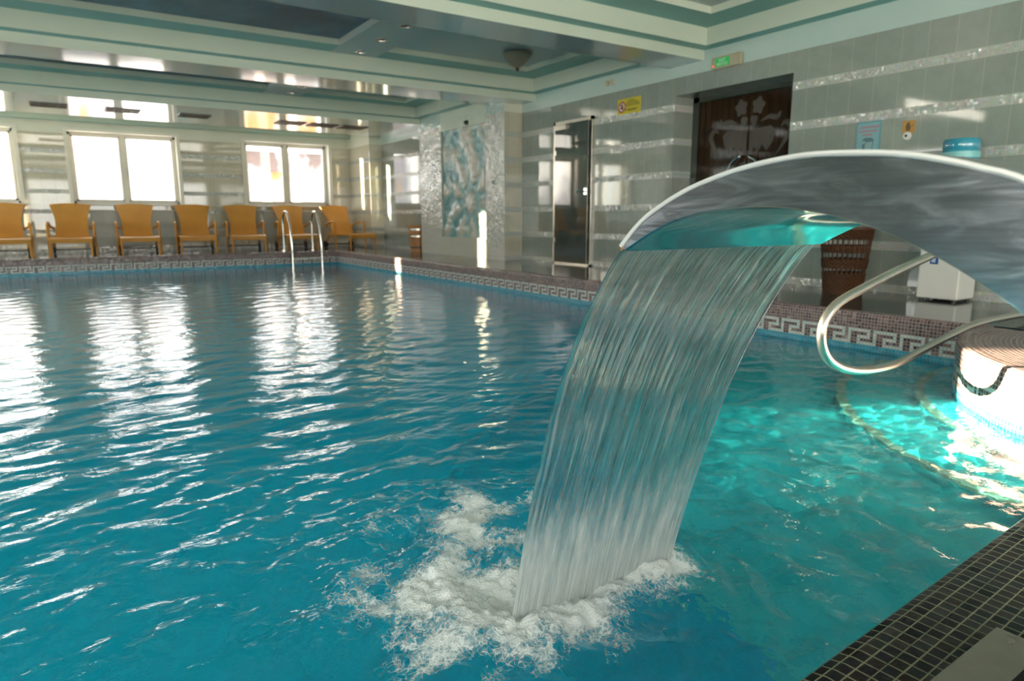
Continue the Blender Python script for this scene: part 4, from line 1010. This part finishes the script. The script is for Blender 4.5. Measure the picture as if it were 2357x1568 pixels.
F = np.concatenate([Fa, Fb]+side).astype(np.int32)
me = bpy.data.meshes.new('falling_water')
me.vertices.add(len(V)); me.vertices.foreach_set('co', V.ravel()); me.loops.add(F.size); me.loops.foreach_set('vertex_index', F.ravel())
me.polygons.add(len(F)); me.polygons.foreach_set('loop_start', np.arange(0, F.size, 4, dtype=np.int32)); me.polygons.foreach_set('loop_total', np.full(len(F), 4, np.int32))
me.polygons.foreach_set('use_smooth', np.ones(len(F), bool)); me.update(calc_edges=True); me.validate()
import bmesh
bm = bmesh.new(); bm.from_mesh(me); bmesh.ops.recalc_face_normals(bm, faces=bm.faces); bm.to_mesh(me); bm.free()
g = G('falling_water_sheet'); s_ = g.sep(g.coord())
# position along the fall stands in for the stream's own direction
al_ = g.comb(g.f('MULTIPLY', s_[0], 120.0), g.f('MULTIPLY', s_[2], 5.0), 0.0)
stn = g.noise(al_, 1.0, 4, .6); stn2 = g.noise(g.comb(g.f('MULTIPLY', s_[0], 36.0), g.f('MULTIPLY', s_[2], 3.5), 4.0), 1.0, 4, .6)
aer = g.n('MapRange', {0: g.f('ADD', s_[2], g.f('MULTIPLY', g.f('SUBTRACT', stn2, .5), -.5)), 1: .0, 2: .40, 3: .80, 4: .0}, interpolation_type='SMOOTHSTEP').outputs[0]
aer = g.f('MULTIPLY', aer, g.n('MapRange', {0: stn, 1: .3, 2: .6, 3: .6, 4: 1.0}).outputs[0])
thin = g.f('MULTIPLY', g.n('MapRange', {0: stn, 1: .54, 2: .74, 3: 0.0, 4: .38}).outputs[0], 1.0)
aer = g.f('MAXIMUM', aer, thin)
gls = g.n('BsdfGlass', {'Color': (.97, .995, 1.0), 'Roughness': .02, 'IOR': 1.33, 'Normal': g.bump(stn, .6, .003)})
wh = g.bsdf(col=(.82, .86, .85), rough=.5); wt = g.n('BsdfTranslucent', {'Color': (.85, .9, .9)})
wm = g.n('MixShader', {0: .4, 1: wh.outputs[0], 2: wt.outputs[0]})
tp = g.n('BsdfTransparent', {'Color': (.93, .98, .98)})
gt = g.n('MixShader', {0: .35, 1: gls.outputs[0], 2: tp.outputs[0]})
m_fall = g.done(g.n('MixShader', {0: aer, 1: gt.outputs[0], 2: wm.outputs[0]}).outputs[0])
me.materials.append(m_fall)
o = bpy.data.objects.new('falling_water', me); COL.objects.link(o)
tag(o, 'clear streaked curtain of water falling from the cascade lip', 'waterfall', kind='stuff')

# splash: droplets and bubbles thrown up round the impact
mb = MB(); R = random.Random(4)
def blob(x, y, z, r, n=7):
    rows = []
    for i in range(1, 5):
        a = math.pi*i/5; rows.append([(x+r*math.sin(a)*math.cos(2*math.pi*k/n), y+r*math.sin(a)*math.sin(2*math.pi*k/n), z+r*math.cos(a)) for k in range(n)])
    mb.grid(rows, True, 0, True, True)
for k in range(240):
    a = R.random()
    x = R.gauss(1.02, .30); y = 1.30+abs(R.gauss(0, .30)) if a < .7 else 1.22-abs(R.gauss(0, .08))
    h = float(hwater(np.array([[x]]), np.array([[y]]))[0, 0])
    blob(x, y, h+(.002 if R.random() < .6 else abs(R.gauss(0, .02))), R.uniform(.0015, .005))
g = G('bubble_film'); fr = g.schlick(.04)
m_bub = g.done(g.n('MixShader', {0: g.f('ADD', g.f('MULTIPLY', fr, .9), .08), 1: g.n('BsdfTransparent').outputs[0], 2: g.n('BsdfGlossy', {'Roughness': .05}).outputs[0]}).outputs[0])
o = mb.build('water_droplets', [m_bub], smooth=True); tag(o, 'tiny droplets and bubbles scattered round the foot of the waterfall', 'droplets', kind='stuff')

# sunlight focused by the ripples onto the pool walls, steps and floor
water.cycles.is_caustics_caster = True
for n in ('pool_steps', 'pool_floor', 'pool_wall'): bpy.data.objects[n].cycles.is_caustics_receiver = True
